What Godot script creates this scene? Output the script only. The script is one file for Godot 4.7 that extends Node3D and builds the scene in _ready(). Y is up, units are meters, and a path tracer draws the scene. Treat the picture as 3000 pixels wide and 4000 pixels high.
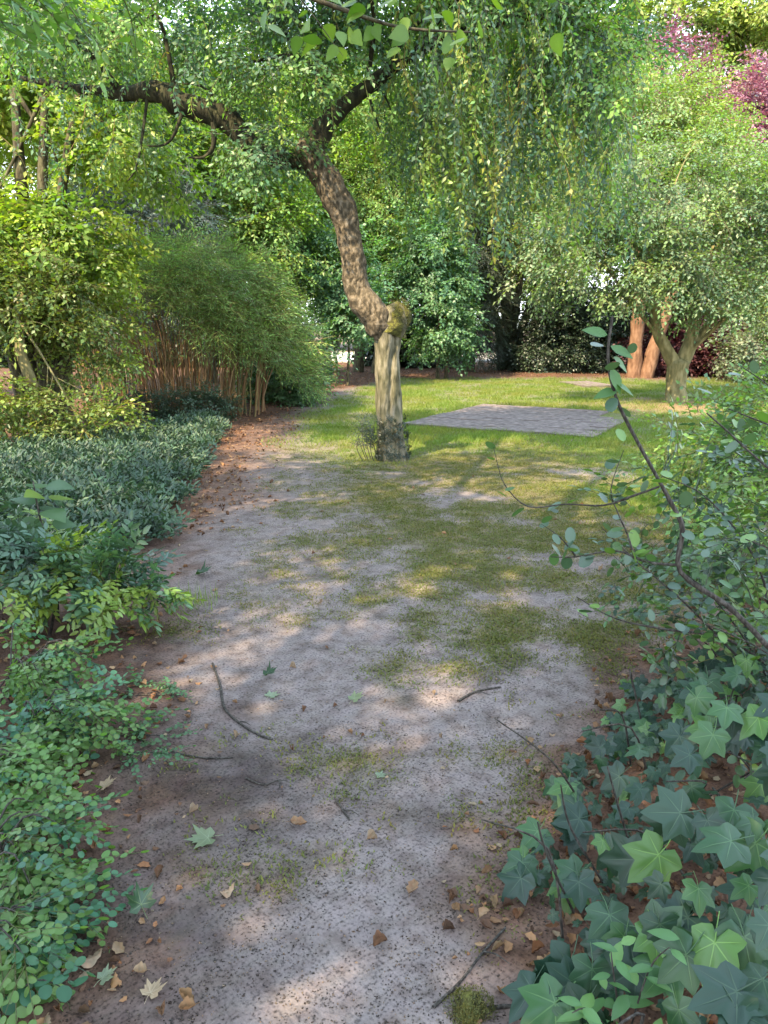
extends Node3D
# A shady garden path: gnarled weeping tree in the middle, bamboo and shrubs on one side, ivy on the other, lawn and trees behind.

var rng = RandomNumberGenerator.new()
var used = {}
var na = FastNoiseLite.new()
var nb = FastNoiseLite.new()
var nc = FastNoiseLite.new()
var M = {}
var S = {}

# ---------------------------------------------------------------- mesh collector
class MB:
	var v = PackedVector3Array()
	var c = PackedColorArray()
	var f = PackedInt32Array()
	func p(a: Vector3, col: Color) -> int:
		v.append(a)
		c.append(col)
		return v.size() - 1
	func t(a: int, b: int, d: int, out: Vector3) -> void:
		# front faces run clockwise as seen from the side that out points to
		var nrm = (v[d] - v[a]).cross(v[b] - v[a])
		if nrm.dot(out) >= 0.0:
			f.append(a); f.append(b); f.append(d)
		else:
			f.append(a); f.append(d); f.append(b)
	func mesh() -> ArrayMesh:
		var n = PackedVector3Array()
		n.resize(v.size())
		for k in range(0, f.size(), 3):
			var a = f[k]
			var b = f[k + 1]
			var d = f[k + 2]
			var w = (v[d] - v[a]).cross(v[b] - v[a])
			n[a] += w
			n[b] += w
			n[d] += w
		for k in n.size():
			n[k] = n[k].normalized() if n[k].length() > 1e-12 else Vector3.UP
		var arr = []
		arr.resize(Mesh.ARRAY_MAX)
		arr[Mesh.ARRAY_VERTEX] = v
		arr[Mesh.ARRAY_NORMAL] = n
		arr[Mesh.ARRAY_COLOR] = c
		arr[Mesh.ARRAY_INDEX] = f
		var m = ArrayMesh.new()
		m.add_surface_from_arrays(Mesh.PRIMITIVE_TRIANGLES, arr)
		return m

# ---------------------------------------------------------------- small helpers
func rf(a, b) -> float:
	return rng.randf_range(a, b)

func rv() -> Vector3:
	while true:
		var q = Vector3(rf(-1, 1), rf(-1, 1), rf(-1, 1))
		if q.length() < 1.0 and q.length() > 0.05:
			return q.normalized()
	return Vector3.UP

func gauss() -> Vector3:
	return Vector3(rng.randfn(), rng.randfn(), rng.randfn())

func jit(col: Color, amt: float) -> Color:
	var k = 1.0 + rf(-amt, amt)
	var h = rf(-amt, amt) * 0.55
	return Color(col.r * k * (1.0 + h), col.g * k, col.b * k * (1.0 - h * 0.6))

func lerp_list(z: float, list: Array) -> float:
	# list of [z, x] with z falling
	if z >= list[0][0]:
		return list[0][1]
	for k in range(1, list.size()):
		if z >= list[k][0]:
			var w = (z - list[k - 1][0]) / (list[k][0] - list[k - 1][0])
			return lerpf(list[k - 1][1], list[k][1], w)
	return list[-1][1]

func numbered(called: String) -> String:
	var k = used.get(called, 0)
	used[called] = k + 1
	return called if k == 0 else "%s_%03d" % [called, k]

func thing(called, label, category, at: Vector3, group = "") -> Node3D:
	var o = Node3D.new()
	o.name = numbered(called)
	add_child(o, true)
	o.position = at
	tag(o, label, category, group)
	return o

func tag(o, label, category, group = "", kind = "") -> void:
	if label: o.set_meta("label", label)
	if category: o.set_meta("category", category)
	if group: o.set_meta("group", group)
	if kind: o.set_meta("kind", kind)

# a part built in world coordinates under a thing that stands at its base
func part(called, mesh, mat, parent: Node3D, kind = "") -> MeshInstance3D:
	var o = MeshInstance3D.new()
	o.name = called
	o.mesh = mesh
	o.material_override = mat
	parent.add_child(o, true)
	o.position = -parent.position if parent.get_parent() == self else Vector3.ZERO
	if kind: o.set_meta("kind", kind)
	return o

# a part that is placed by its own transform in world coordinates
func piece(called, mesh, mat, parent: Node3D, x: Transform3D) -> MeshInstance3D:
	var o = MeshInstance3D.new()
	o.name = called
	o.mesh = mesh
	o.material_override = mat
	parent.add_child(o, true)
	o.transform = Transform3D(x.basis, x.origin - parent.position)
	return o

func cloud(called, mesh, mat, parent: Node3D, xs: Array, cols: Array, kind = "") -> MultiMeshInstance3D:
	var mm = MultiMesh.new()
	mm.transform_format = MultiMesh.TRANSFORM_3D
	mm.use_colors = true
	mm.mesh = mesh
	mm.instance_count = xs.size()
	var off = parent.position if parent != self else Vector3.ZERO
	for k in xs.size():
		var x: Transform3D = xs[k]
		x.origin -= off
		mm.set_instance_transform(k, x)
		mm.set_instance_color(k, cols[k])
	var o = MultiMeshInstance3D.new()
	o.name = called if parent != self else numbered(called)
	o.multimesh = mm
	o.material_override = mat
	parent.add_child(o, true)
	o.set_meta("kind", kind if kind else "stuff")
	return o

func frame(x: Vector3, up: Vector3, s: float) -> Basis:
	x = x.normalized()
	var z = x.cross(up)
	if z.length() < 0.01:
		z = x.cross(Vector3(0.3, 0.1, 0.9))
	z = z.normalized()
	var y = z.cross(x).normalized()
	return Basis(x * s, y * s, z * s)

# ---------------------------------------------------------------- shapes
func smooth_path(pts: Array, n: int) -> Array:
	var out = []
	for k in pts.size() - 1:
		var a = pts[max(k - 1, 0)]
		var b = pts[k]
		var c = pts[k + 1]
		var d = pts[min(k + 2, pts.size() - 1)]
		for j in n:
			var w = float(j) / n
			out.append(b.cubic_interpolate(c, a, d, w))
	out.append(pts[-1])
	return out

func smooth_num(r: Array, n: int) -> Array:
	var out = []
	for k in r.size() - 1:
		for j in n:
			out.append(lerpf(r[k], r[k + 1], float(j) / n))
	out.append(r[-1])
	return out

# a tapered, slightly knobbly tube; groove > 0 presses furrows facing +z
func tube(mb: MB, pts: Array, rads: Array, sides: int, col: Color, knob = 0.0, groove = 0.0, cap = true) -> void:
	var u = Vector3(0.3, 0.1, 1.0)
	var prev = []
	var n = pts.size()
	var ph = rf(0, 9)
	for k in n:
		var d = (pts[min(k + 1, n - 1)] - pts[max(k - 1, 0)]).normalized()
		u = (u - d * u.dot(d))
		u = u.normalized() if u.length() > 0.01 else d.cross(Vector3(0.9, 0.2, 0.1)).normalized()
		var w = d.cross(u).normalized()
		var ring = []
		for j in sides:
			var a = TAU * j / sides
			var dir = u * cos(a) + w * sin(a)
			var r = rads[k]
			if knob > 0.0:
				var q = pts[k] + dir * rads[k]
				r *= 1.0 + knob * (na.get_noise_3d(q.x * 7.0 + ph, q.y * 4.0, q.z * 7.0) + 0.5 * nb.get_noise_3d(q.x * 16.0, q.y * 10.0 + ph, q.z * 16.0))
			if groove > 0.0:
				for g in [0.12, 2.2, 3.6, 5.0]:
					var da = wrapf(a - g - 0.25 * sin(k * 0.22 + g), -PI, PI)
					r *= 1.0 - groove * (1.0 if g < 1.0 else 0.55) * exp(-da * da / 0.06)
			ring.append(mb.p(pts[k] + dir * r, col))
		if k > 0:
			for j in sides:
				var a0 = prev[j]
				var a1 = prev[(j + 1) % sides]
				var b0 = ring[j]
				var b1 = ring[(j + 1) % sides]
				var outw = mb.v[b0] + mb.v[a1] - pts[k] - pts[k - 1]
				mb.t(a0, a1, b1, outw)
				mb.t(a0, b1, b0, outw)
		prev = ring
		if k == n - 1 and cap:
			var tip = mb.p(pts[k] + d * rads[k] * 0.6, col)
			for j in sides:
				mb.t(ring[j], ring[(j + 1) % sides], tip, d)

func tube_mesh(pts: Array, rads: Array, sides: int, sm: int, knob = 0.0, groove = 0.0) -> ArrayMesh:
	var mb = MB.new()
	tube(mb, smooth_path(pts, sm), smooth_num(rads, sm), sides, Color(1, 1, 1), knob, groove)
	return mb.mesh()

func leaf(mb: MB, o: Vector3, dir: Vector3, up: Vector3, L: float, W: float, fold: float, droop: float, col: Color, fine = 0) -> void:
	dir = dir.normalized()
	var sd = dir.cross(up)
	sd = sd.normalized() if sd.length() > 0.01 else dir.cross(Vector3(0.5, 0.3, 0.8)).normalized()
	var u = sd.cross(dir).normalized()
	if fine == 0:
		var b = mb.p(o, col)
		var m = mb.p(o + dir * L * 0.45 - u * fold * W, col)
		var l = mb.p(o + dir * L * 0.42 + sd * W * 0.5, col)
		var r = mb.p(o + dir * L * 0.42 - sd * W * 0.5, col)
		var e = mb.p(o + dir * L - u * droop * L, col)
		mb.t(b, l, m, u)
		mb.t(b, m, r, u)
		mb.t(l, e, m, u)
		mb.t(m, e, r, u)
		return
	var prof = [[0.0, 0.0], [0.14, 0.58], [0.34, 1.0], [0.58, 0.92], [0.8, 0.55], [1.0, 0.0]]
	if fine == 2:
		prof = [[0.0, 0.0], [0.08, 0.7], [0.25, 1.0], [0.5, 0.86], [0.78, 0.4], [1.0, 0.0]]
	if fine == 3:
		prof = [[0.0, 0.0], [0.12, 0.7], [0.32, 1.0], [0.62, 1.0], [0.88, 0.62], [1.0, 0.0]]
	var last = []
	for k in prof.size():
		var s = prof[k][0]
		var w = prof[k][1] * W * 0.5
		var ctr = o + dir * L * s - u * (droop * L * s * s)
		var row = []
		if w == 0.0:
			row = [mb.p(ctr, col)]
		else:
			row = [mb.p(ctr + sd * w, col), mb.p(ctr - u * fold * w * 2.0, Color(col.r * 1.12, col.g * 1.1, col.b * 1.08)), mb.p(ctr - sd * w, col)]
		if last.size() == 1:
			mb.t(last[0], row[0], row[1], u)
			mb.t(last[0], row[1], row[2], u)
		elif last.size() == 3:
			if row.size() == 1:
				mb.t(last[0], row[0], last[1], u)
				mb.t(last[1], row[0], last[2], u)
			else:
				for j in 2:
					mb.t(last[j], row[j], row[j + 1], u)
					mb.t(last[j], row[j + 1], last[j + 1], u)
		last = row

const TWIG = Color(0.9, 0.55, 0.7)

# a twig along +x with leaves on both sides, facing +y
func spray(nl: int, L: float, ll: float, lw: float, col: Color, amt: float, fine = 0, droop = 0.25, branched = 0) -> ArrayMesh:
	var mb = MB.new()
	var arms = [[Vector3.ZERO, Vector3(1, 0, 0), L]]
	for k in branched:
		var s = (1 if k % 2 == 0 else -1)
		arms.append([Vector3(L * (0.15 + 0.5 * k / max(branched, 1)), 0, 0), Vector3(0.75, rf(-0.1, 0.35), s * rf(0.5, 0.9)).normalized(), L * rf(0.45, 0.75)])
	for arm in arms:
		var al = arm[2]
		var pts = []
		for k in 4:
			var s = k / 3.0
			pts.append(arm[0] + arm[1] * al * s + Vector3(0, -droop * al * s * s, 0))
		tube(mb, pts, [L * 0.011, L * 0.009, L * 0.006, L * 0.003], 3, TWIG, 0.0, 0.0, false)
		var here = int(ceil(nl * al / L / (1.0 + 0.6 * branched)))
		for k in here:
			var s = (k + rf(0.3, 1.0)) / here
			var o = arm[0] + arm[1] * al * s + Vector3(0, -droop * al * s * s, 0)
			var side = 1.0 if k % 2 == 0 else -1.0
			var across = arm[1].cross(Vector3.UP).normalized() * side
			var d = (arm[1] * rf(0.25, 0.9) + across * rf(0.5, 1.0) + Vector3(0, rf(-0.55, 0.2), 0)).normalized()
			if k == here - 1:
				d = (arm[1] + Vector3(0, -droop, 0)).normalized()
			var up = (Vector3.UP + rv() * 0.75).normalized()
			leaf(mb, o, d, up, ll * rf(0.7, 1.15), lw * rf(0.75, 1.1), rf(0.05, 0.2), rf(0.0, 0.3), jit(col, amt), fine)
	return mb.mesh()

# a twig hanging down -y from the origin
func strand(nl: int, L: float, ll: float, lw: float, col: Color, amt: float, fine = 0, sway = 0.18) -> ArrayMesh:
	var mb = MB.new()
	var pts = []
	for k in 6:
		var s = k / 5.0
		pts.append(Vector3(sway * L * sin(s * 2.2), -L * s, sway * 0.4 * L * sin(s * 4.0)))
	tube(mb, pts, [0.004, 0.0035, 0.003, 0.0025, 0.002, 0.001], 3, TWIG, 0.0, 0.0, false)
	for k in nl:
		var s = (k + rf(0.0, 1.0)) / nl
		var o = Vector3(sway * L * sin(s * 2.2), -L * s, sway * 0.4 * L * sin(s * 4.0))
		var a = rf(0, TAU)
		var d = Vector3(cos(a), rf(-1.6, -0.1), sin(a)).normalized()
		leaf(mb, o + Vector3(cos(a), 0, sin(a)) * 0.012, d, (Vector3.UP * 0.6 + rv()).normalized(), ll * rf(0.65, 1.2), lw * rf(0.7, 1.1), rf(0.05, 0.2), rf(0.0, 0.3), jit(col, amt), fine)
	return mb.mesh()

# a lobed leaf lying in the xz plane, stalk towards -x; kind "ivy" or "maple"
func lobed_leaf(kind: String, col: Color, vein: Color, curl: float, twist: float) -> ArrayMesh:
	var mb = MB.new()
	var tips = [[0.0, 1.0], [0.92, 0.82], [-0.92, 0.82], [1.9, 0.62], [-1.9, 0.62]]
	var notch = [[0.2, 0.78], [-0.2, 0.78], [0.48, 0.56], [-0.48, 0.56], [0.74, 0.68], [-0.74, 0.68], [1.14, 0.64], [-1.14, 0.64], [1.44, 0.48], [-1.44, 0.48], [1.7, 0.56], [-1.7, 0.56], [2.25, 0.5], [-2.25, 0.5], [2.7, 0.4], [-2.7, 0.4]]
	if kind == "maple":
		tips = [[0.0, 1.0], [0.85, 0.95], [-0.85, 0.95], [1.8, 0.62], [-1.8, 0.62], [0.33, 0.72], [-0.33, 0.72], [1.15, 0.66], [-1.15, 0.66]]
		notch = [[0.2, 0.62], [-0.2, 0.62], [0.5, 0.5], [-0.5, 0.5], [1.02, 0.6], [-1.02, 0.6], [1.4, 0.45], [-1.4, 0.45], [2.4, 0.42], [-2.4, 0.42]]
	var rim = tips + notch + [[PI, 0.12]]
	rim.sort_custom(func(a, b): return a[0] < b[0])
	# extra points between, so that the blade can curl
	var put = func(a: float, r: float) -> Vector3:
		var x = r * cos(a)
		var z = r * sin(a)
		return Vector3(x, curl * (x * x * 0.6 + z * z) * 0.5 + twist * x * z + 0.05 * sin(5.0 * x + 3.0 * z) * abs(curl) - 0.10 * (1.0 - min(1.0, abs(z) * 3.0)) * 0.3, z)
	var ctr = mb.p(Vector3.ZERO, col)
	var inner = []
	var outer = []
	for q in rim:
		var c = jit(col, 0.06)
		var bulge = 0.035 if q in notch else -0.015
		inner.append(mb.p(put.call(q[0], q[1] * 0.52) + Vector3(0, bulge, 0), c))
		outer.append(mb.p(put.call(q[0], q[1]), c))
	var n = rim.size()
	for k in n:
		var j = (k + 1) % n
		mb.t(ctr, inner[k], inner[j], Vector3.UP)
		mb.t(inner[k], outer[k], outer[j], Vector3.UP)
		mb.t(inner[k], outer[j], inner[j], Vector3.UP)
	for k in 5:
		var a = tips[k][0]
		var r = tips[k][1] * 0.88
		var sd = Vector3(-sin(a), 0, cos(a)) * 0.016
		var e = Vector3(0, 0.006, 0)
		var p0 = mb.p(sd + e, vein)
		var p1 = mb.p(-sd + e, vein)
		var m = put.call(a, r * 0.52)
		var p2 = mb.p(m + sd * 0.7 + e, vein)
		var p3 = mb.p(m - sd * 0.7 + e, vein)
		var p4 = mb.p(put.call(a, r) + e, vein)
		mb.t(p0, p1, p3, Vector3.UP)
		mb.t(p0, p3, p2, Vector3.UP)
		mb.t(p2, p3, p4, Vector3.UP)
	tube(mb, [Vector3.ZERO, Vector3(-0.3, 0.02, 0.03), Vector3(-0.65, -0.04, 0.1)], [0.018, 0.014, 0.012], 4, vein)
	return mb.mesh()

func crumpled(k: int, col: Color) -> ArrayMesh:
	var mb = MB.new()
	var rows = []
	for i in 8:
		var sx = i / 7.0
		var w = 0.30 * pow(sin(PI * pow(sx, 0.8)), 0.7) + 0.015
		var row = []
		for j in 5:
			var q = (j - 2) / 2.0
			var e = w * q * (1.0 + 0.22 * sin(i * 2.3 + k * 1.7 + q * 2.0))
			var y = [0.5, 0.9, -0.3, 0.7, 0.2, 1.1][k] * q * q * w * 1.6 + [0.25, -0.2, 0.5, 0.1, 0.6, 0.0][k] * (sx - 0.5) * (sx - 0.5) * 1.4 + 0.05 * sin(i * 1.9 + j * 2.6 + k) + 0.02 * abs(q)
			row.append(mb.p(Vector3(sx - 0.5, y, e + 0.12 * sin(sx * 3.0 + k)), jit(col, 0.18)))
		rows.append(row)
	for i in 7:
		for j in 4:
			mb.t(rows[i][j], rows[i + 1][j], rows[i + 1][j + 1], Vector3.UP)
			mb.t(rows[i][j], rows[i + 1][j + 1], rows[i][j + 1], Vector3.UP)
	tube(mb, [Vector3(-0.5, 0.05, 0.05), Vector3(-0.75, 0.06, 0.1)], [0.018, 0.013], 4, col * 0.7)
	return mb.mesh()

# ---------------------------------------------------------------- crowns
# lobes: [centre, radii, clusters, sprays per cluster]
func crown(parent: Node3D, called: String, lobes: Array, mesh, mat, tints: Array, size: Vector2, spread: float, droop = 0.3, low = -0.7) -> MultiMeshInstance3D:
	var xs = []
	var cols = []
	for lb in lobes:
		var c: Vector3 = lb[0]
		var r: Vector3 = lb[1]
		for k in lb[2]:
			var d = rv()
			while d.y < low:
				d = rv()
			var q = pow(rng.randf(), 0.38)
			var hub = c + Vector3(d.x * r.x, d.y * r.y, d.z * r.z) * q
			var tint: Color = jit(tints[rng.randi() % tints.size()] * (1.9 if mat == M.leaf else 1.25), 0.12)
			for j in lb[3]:
				var o = hub + gauss() * spread
				var x = (d * 0.9 + rv() * 0.8 + Vector3(0, -droop, 0))
				var up = Vector3.UP + d * 0.35 + rv() * 0.45
				xs.append(Transform3D(frame(x, up, rf(size.x, size.y)), o))
				cols.append(jit(tint, 0.10))
	return cloud(called, mesh, mat, parent, xs, cols, "stuff")

func limbs_to(parent: Node3D, from: Array, lobes: Array, r0: float, mat, twigs = 4) -> void:
	for k in lobes.size():
		var c: Vector3 = lobes[k][0]
		var r: Vector3 = lobes[k][1]
		var a: Vector3 = from[k % from.size()]
		var mid = a.lerp(c, 0.5) + Vector3(rf(-0.2, 0.2), r.y * 0.15, rf(-0.2, 0.2))
		var mb = MB.new()
		tube(mb, smooth_path([a, mid, c], 4), smooth_num([r0, r0 * 0.7, r0 * 0.4], 4), 7, Color.WHITE, 0.15)
		for j in twigs:
			var d = rv()
			var e = c + Vector3(d.x * r.x, absf(d.y) * r.y * 0.9, d.z * r.z) * 0.85
			var st = mid.lerp(c, rf(0.2, 1.0))
			tube(mb, smooth_path([st, st.lerp(e, 0.5) + Vector3(0, 0.1 * r.y, 0), e], 3), smooth_num([r0 * 0.35, r0 * 0.22, r0 * 0.08], 3), 5, Color.WHITE, 0.15)
		part("limb", mb.mesh(), mat, parent)

# ---------------------------------------------------------------- the ground
const EDGE_L = [[-1.2, -0.55], [-1.47, -0.66], [-1.77, -0.84], [-2.28, -1.0], [-3.03, -1.15], [-3.5, -1.3], [-4.1, -1.38], [-5.2, -1.55], [-6.5, -1.75], [-8.8, -1.95], [-12.3, -2.0], [-16.0, -1.6], [-18.5, -1.2], [-22.5, 0.2]]
const EDGE_R = [[-1.2, 0.3], [-1.5, 0.34], [-1.95, 0.4], [-2.4, 0.62], [-3.1, 1.05], [-3.7, 1.6], [-5.0, 2.7], [-8.0, 6.0], [-12.0, 11.0]]

func gy(x: float, z: float) -> float:
	var h = 0.03 * na.get_noise_2d(x * 0.6, z * 0.6) + 0.010 * nb.get_noise_2d(x * 1.6, z * 1.6) + 0.004 * nc.get_noise_2d(x * 5.0, z * 5.0)
	h += 0.05 * smoothstep(0.0, 1.2, lerp_list(z, EDGE_L) - x) * smoothstep(-30.0, -20.0, z)
	h += 0.05 * smoothstep(0.0, 0.8, x - lerp_list(z, EDGE_R))
	h *= smoothstep(-60.0, -30.0, z)
	# an old footprint pressed into the soft sand
	var q = Vector2(x + 0.16, z + 2.05).rotated(0.25)
	h -= 0.014 * exp(-pow(q.x / 0.035, 4.0) - pow(q.y / 0.10, 4.0))
	return h

# shares of [sand, dark soil, dead leaves, moss, grass]
func soil(x: float, z: float) -> Array:
	var l = lerp_list(z, EDGE_L)
	var r = lerp_list(z, EDGE_R)
	var n = na.get_noise_2d(x * 1.1 + 40.0, z * 1.1)
	var m = nb.get_noise_2d(x * 1.3, z * 1.3 + 17.0)
	var f = nc.get_noise_2d(x * 3.2 + 9.0, z * 3.2)
	var dead = clampf(smoothstep(-0.55, 0.2, l - x + 0.25 * n + 0.2 * f) * (0.7 + 0.3 * smoothstep(-4.0, -7.0, z)), 0.0, 1.0)
	dead = maxf(dead, smoothstep(-0.35, 0.15, x - r + 0.2 * n + 0.15 * f) * smoothstep(-6.0, -4.0, z))
	dead = maxf(dead, smoothstep(-21.4, -22.8, z + 0.8 * n + 0.3 * f))
	# strip of dead leaves along the ground cover, and bare earth beside the terrace and under the small tree
	dead = maxf(dead, 0.8 * smoothstep(0.9, 0.3, x - l + 0.3 * n) * smoothstep(-5.5, -7.5, z) * smoothstep(-15.0, -12.0, z))
	var bare = exp(-pow((x - 5.6) / 1.6, 2.0) - pow((z + 14.6) / 1.3, 2.0))
	bare = maxf(bare, 0.8 * exp(-pow((x - 6.0) / 1.0, 2.0) - pow((z + 16.0) / 0.8, 2.0)))
	var dark = smoothstep(0.05, 0.75, l + 0.62 - x + 0.35 * n + 0.25 * m) * smoothstep(-4.8, -3.4, z)
	dark = maxf(dark, 1.0 * exp(-pow((x + 0.68) / 0.34, 2.0) - pow((z + 1.65) / 0.28, 2.0)))
	dark = maxf(dark, 1.0 * exp(-pow((x + 0.66) / 0.5, 2.0) - pow((z + 2.4) / 0.42, 2.0)))
	dark = maxf(dark, 0.6 * exp(-pow((x - 0.2) / 0.16, 2.0) - pow((z + 2.1) / 0.3, 2.0)) * (0.8 + f))
	dark = maxf(dark, 0.55 * smoothstep(0.1, 0.5, f + 0.5 * n - 0.1) * smoothstep(-8.0, -5.0, z))
	var g = smoothstep(-8.6, -10.6, z + 1.4 * n + 0.7 * m) * smoothstep(0.1, 1.3, x - l + 0.4 * n)
	g = maxf(g, smoothstep(1.6, 3.0, x + 0.7 * n + 0.4 * m) * smoothstep(-5.4, -7.0, z))
	g *= smoothstep(-22.6, -21.2, z + 0.8 * n) * (1.0 - 0.9 * bare)
	g *= 0.45 + 0.55 * smoothstep(-0.35, 0.15, m + 0.4 * f)
	var side = smoothstep(-1.5, 0.3, x - 0.10 * (z + 8.0) + 0.8 * m)
	var mo = side * smoothstep(-13.0, -9.0, z) * smoothstep(-0.42, 0.45, n * 0.75 + m * 0.55 + f * 0.45 + lerpf(-0.38, 0.42, smoothstep(-2.2, -7.0, z)))
	mo = maxf(mo, 0.9 * exp(-pow((x + 0.16) / 0.14, 2.0) - pow((z + 2.55) / 0.11, 2.0)) * (0.7 + f))
	mo = maxf(mo, 0.9 * exp(-pow((x + 1.16) / 0.18, 2.0) - pow((z + 3.85) / 0.13, 2.0)))
	mo = clampf(mo, 0.0, 1.0) * (1.0 - dead) * (1.0 - 0.7 * clampf(dark - 0.3, 0.0, 1.0))
	g = clampf(g, 0.0, 1.0) * (1.0 - dead)
	return [dead, dark, mo, g, bare]

func build_ground() -> void:
	var xs = [0.0]
	var step = 0.028
	while xs[-1] < 140.0:
		xs.append(xs[-1] + step)
		if xs[-1] > 1.9:
			step *= 1.07
	var all_x = []
	for k in range(xs.size() - 1, 0, -1):
		all_x.append(-xs[k])
	all_x.append_array(xs)
	var zs = [70.0, 40.0, 20.0, 10.0, 5.0, 2.5, 1.2, 0.4, -0.2, -0.7, -1.0]
	step = 0.022
	while zs[-1] > -160.0:
		zs.append(zs[-1] - step)
		step *= 1.0085 if zs[-1] > -12.0 else 1.05
	var mb = MB.new()
	var sand = Color(0.182, 0.150, 0.140)
	var c_dark = Color(0.042, 0.031, 0.027)
	var c_dead = Color(0.12, 0.062, 0.036)
	var c_moss = Color(0.118, 0.10, 0.028)
	var c_grass = Color(0.125, 0.165, 0.026)
	var c_bare = Color(0.24, 0.165, 0.10)
	for z in zs:
		for x in all_x:
			var w = soil(x, z) if z > -40.0 and z < 1.0 and absf(x) < 20.0 else [0.6, 0.0, 0.0, 0.3, 0.0]
			var col = sand * (1.0 + 0.10 * na.get_noise_2d(x * 2.0, z * 2.0) + 0.16 * nc.get_noise_2d(x * 7.0, z * 7.0))
			col = col.lerp(c_dark, clampf(w[1] * (0.85 + 0.5 * nb.get_noise_2d(x * 5.0, z * 5.0)), 0.0, 0.95))
			col = col.lerp(c_bare, clampf(w[4], 0, 1))
			col = col.lerp(c_moss, w[2] * 0.7)
			col = col.lerp(c_grass, w[3] * 0.85)
			col = col.lerp(c_dead * (1.0 + 0.5 * nc.get_noise_2d(x * 9.0, z * 9.0)), w[0] * 0.9)
			mb.p(Vector3(x, gy(x, z), z), Color(col.r, col.g, col.b))
	var w = all_x.size()
	for i in zs.size() - 1:
		for j in w - 1:
			var a = i * w + j
			mb.t(a, a + 1, a + w + 1, Vector3.UP)
			mb.t(a, a + w + 1, a + w, Vector3.UP)
	var o = part("ground", mb.mesh(), M.ground, self)
	tag(o, "sandy garden ground with moss, thin lawn and dead leaves", "", "", "structure")

# ---------------------------------------------------------------- materials
func noise_tex(freq: float, oct: int, stops: Array, cols: Array, size = 512, seed_ = 1, type = FastNoiseLite.TYPE_SIMPLEX_SMOOTH) -> NoiseTexture2D:
	var n = FastNoiseLite.new()
	n.noise_type = type
	n.frequency = freq
	n.fractal_octaves = oct
	n.seed = seed_
	var t = NoiseTexture2D.new()
	t.width = size
	t.height = size
	t.seamless = true
	t.noise = n
	if cols.size():
		var g = Gradient.new()
		g.offsets = PackedFloat32Array(stops)
		var pc = PackedColorArray()
		for c in cols:
			pc.append(c.linear_to_srgb())
		g.colors = pc
		t.color_ramp = g
	return t

func grey(v: float) -> Color:
	return Color(v, v, v)

func leaf_mat(rough: float, spec: float, back: Color) -> StandardMaterial3D:
	var m = StandardMaterial3D.new()
	m.vertex_color_use_as_albedo = true
	m.roughness = rough
	m.metallic_specular = spec
	m.cull_mode = BaseMaterial3D.CULL_DISABLED
	if back.get_luminance() > 0.0:
		m.backlight_enabled = true
		m.backlight = back.linear_to_srgb()
	return m

func bark_mat(stops: Array, cols: Array, scale: float, seed_: int, relief: float, tall = 0.35) -> StandardMaterial3D:
	var m = StandardMaterial3D.new()
	m.albedo_texture = noise_tex(0.012, 5, stops, cols, 512, seed_)
	m.uv1_triplanar = true
	m.uv1_world_triplanar = true
	m.uv1_scale = Vector3(scale, scale * tall, scale)
	m.roughness = 0.9
	m.metallic_specular = 0.3
	m.heightmap_enabled = true
	m.heightmap_texture = noise_tex(0.02, 4, [], [], 512, seed_ + 1)
	m.heightmap_scale = relief
	return m

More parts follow.
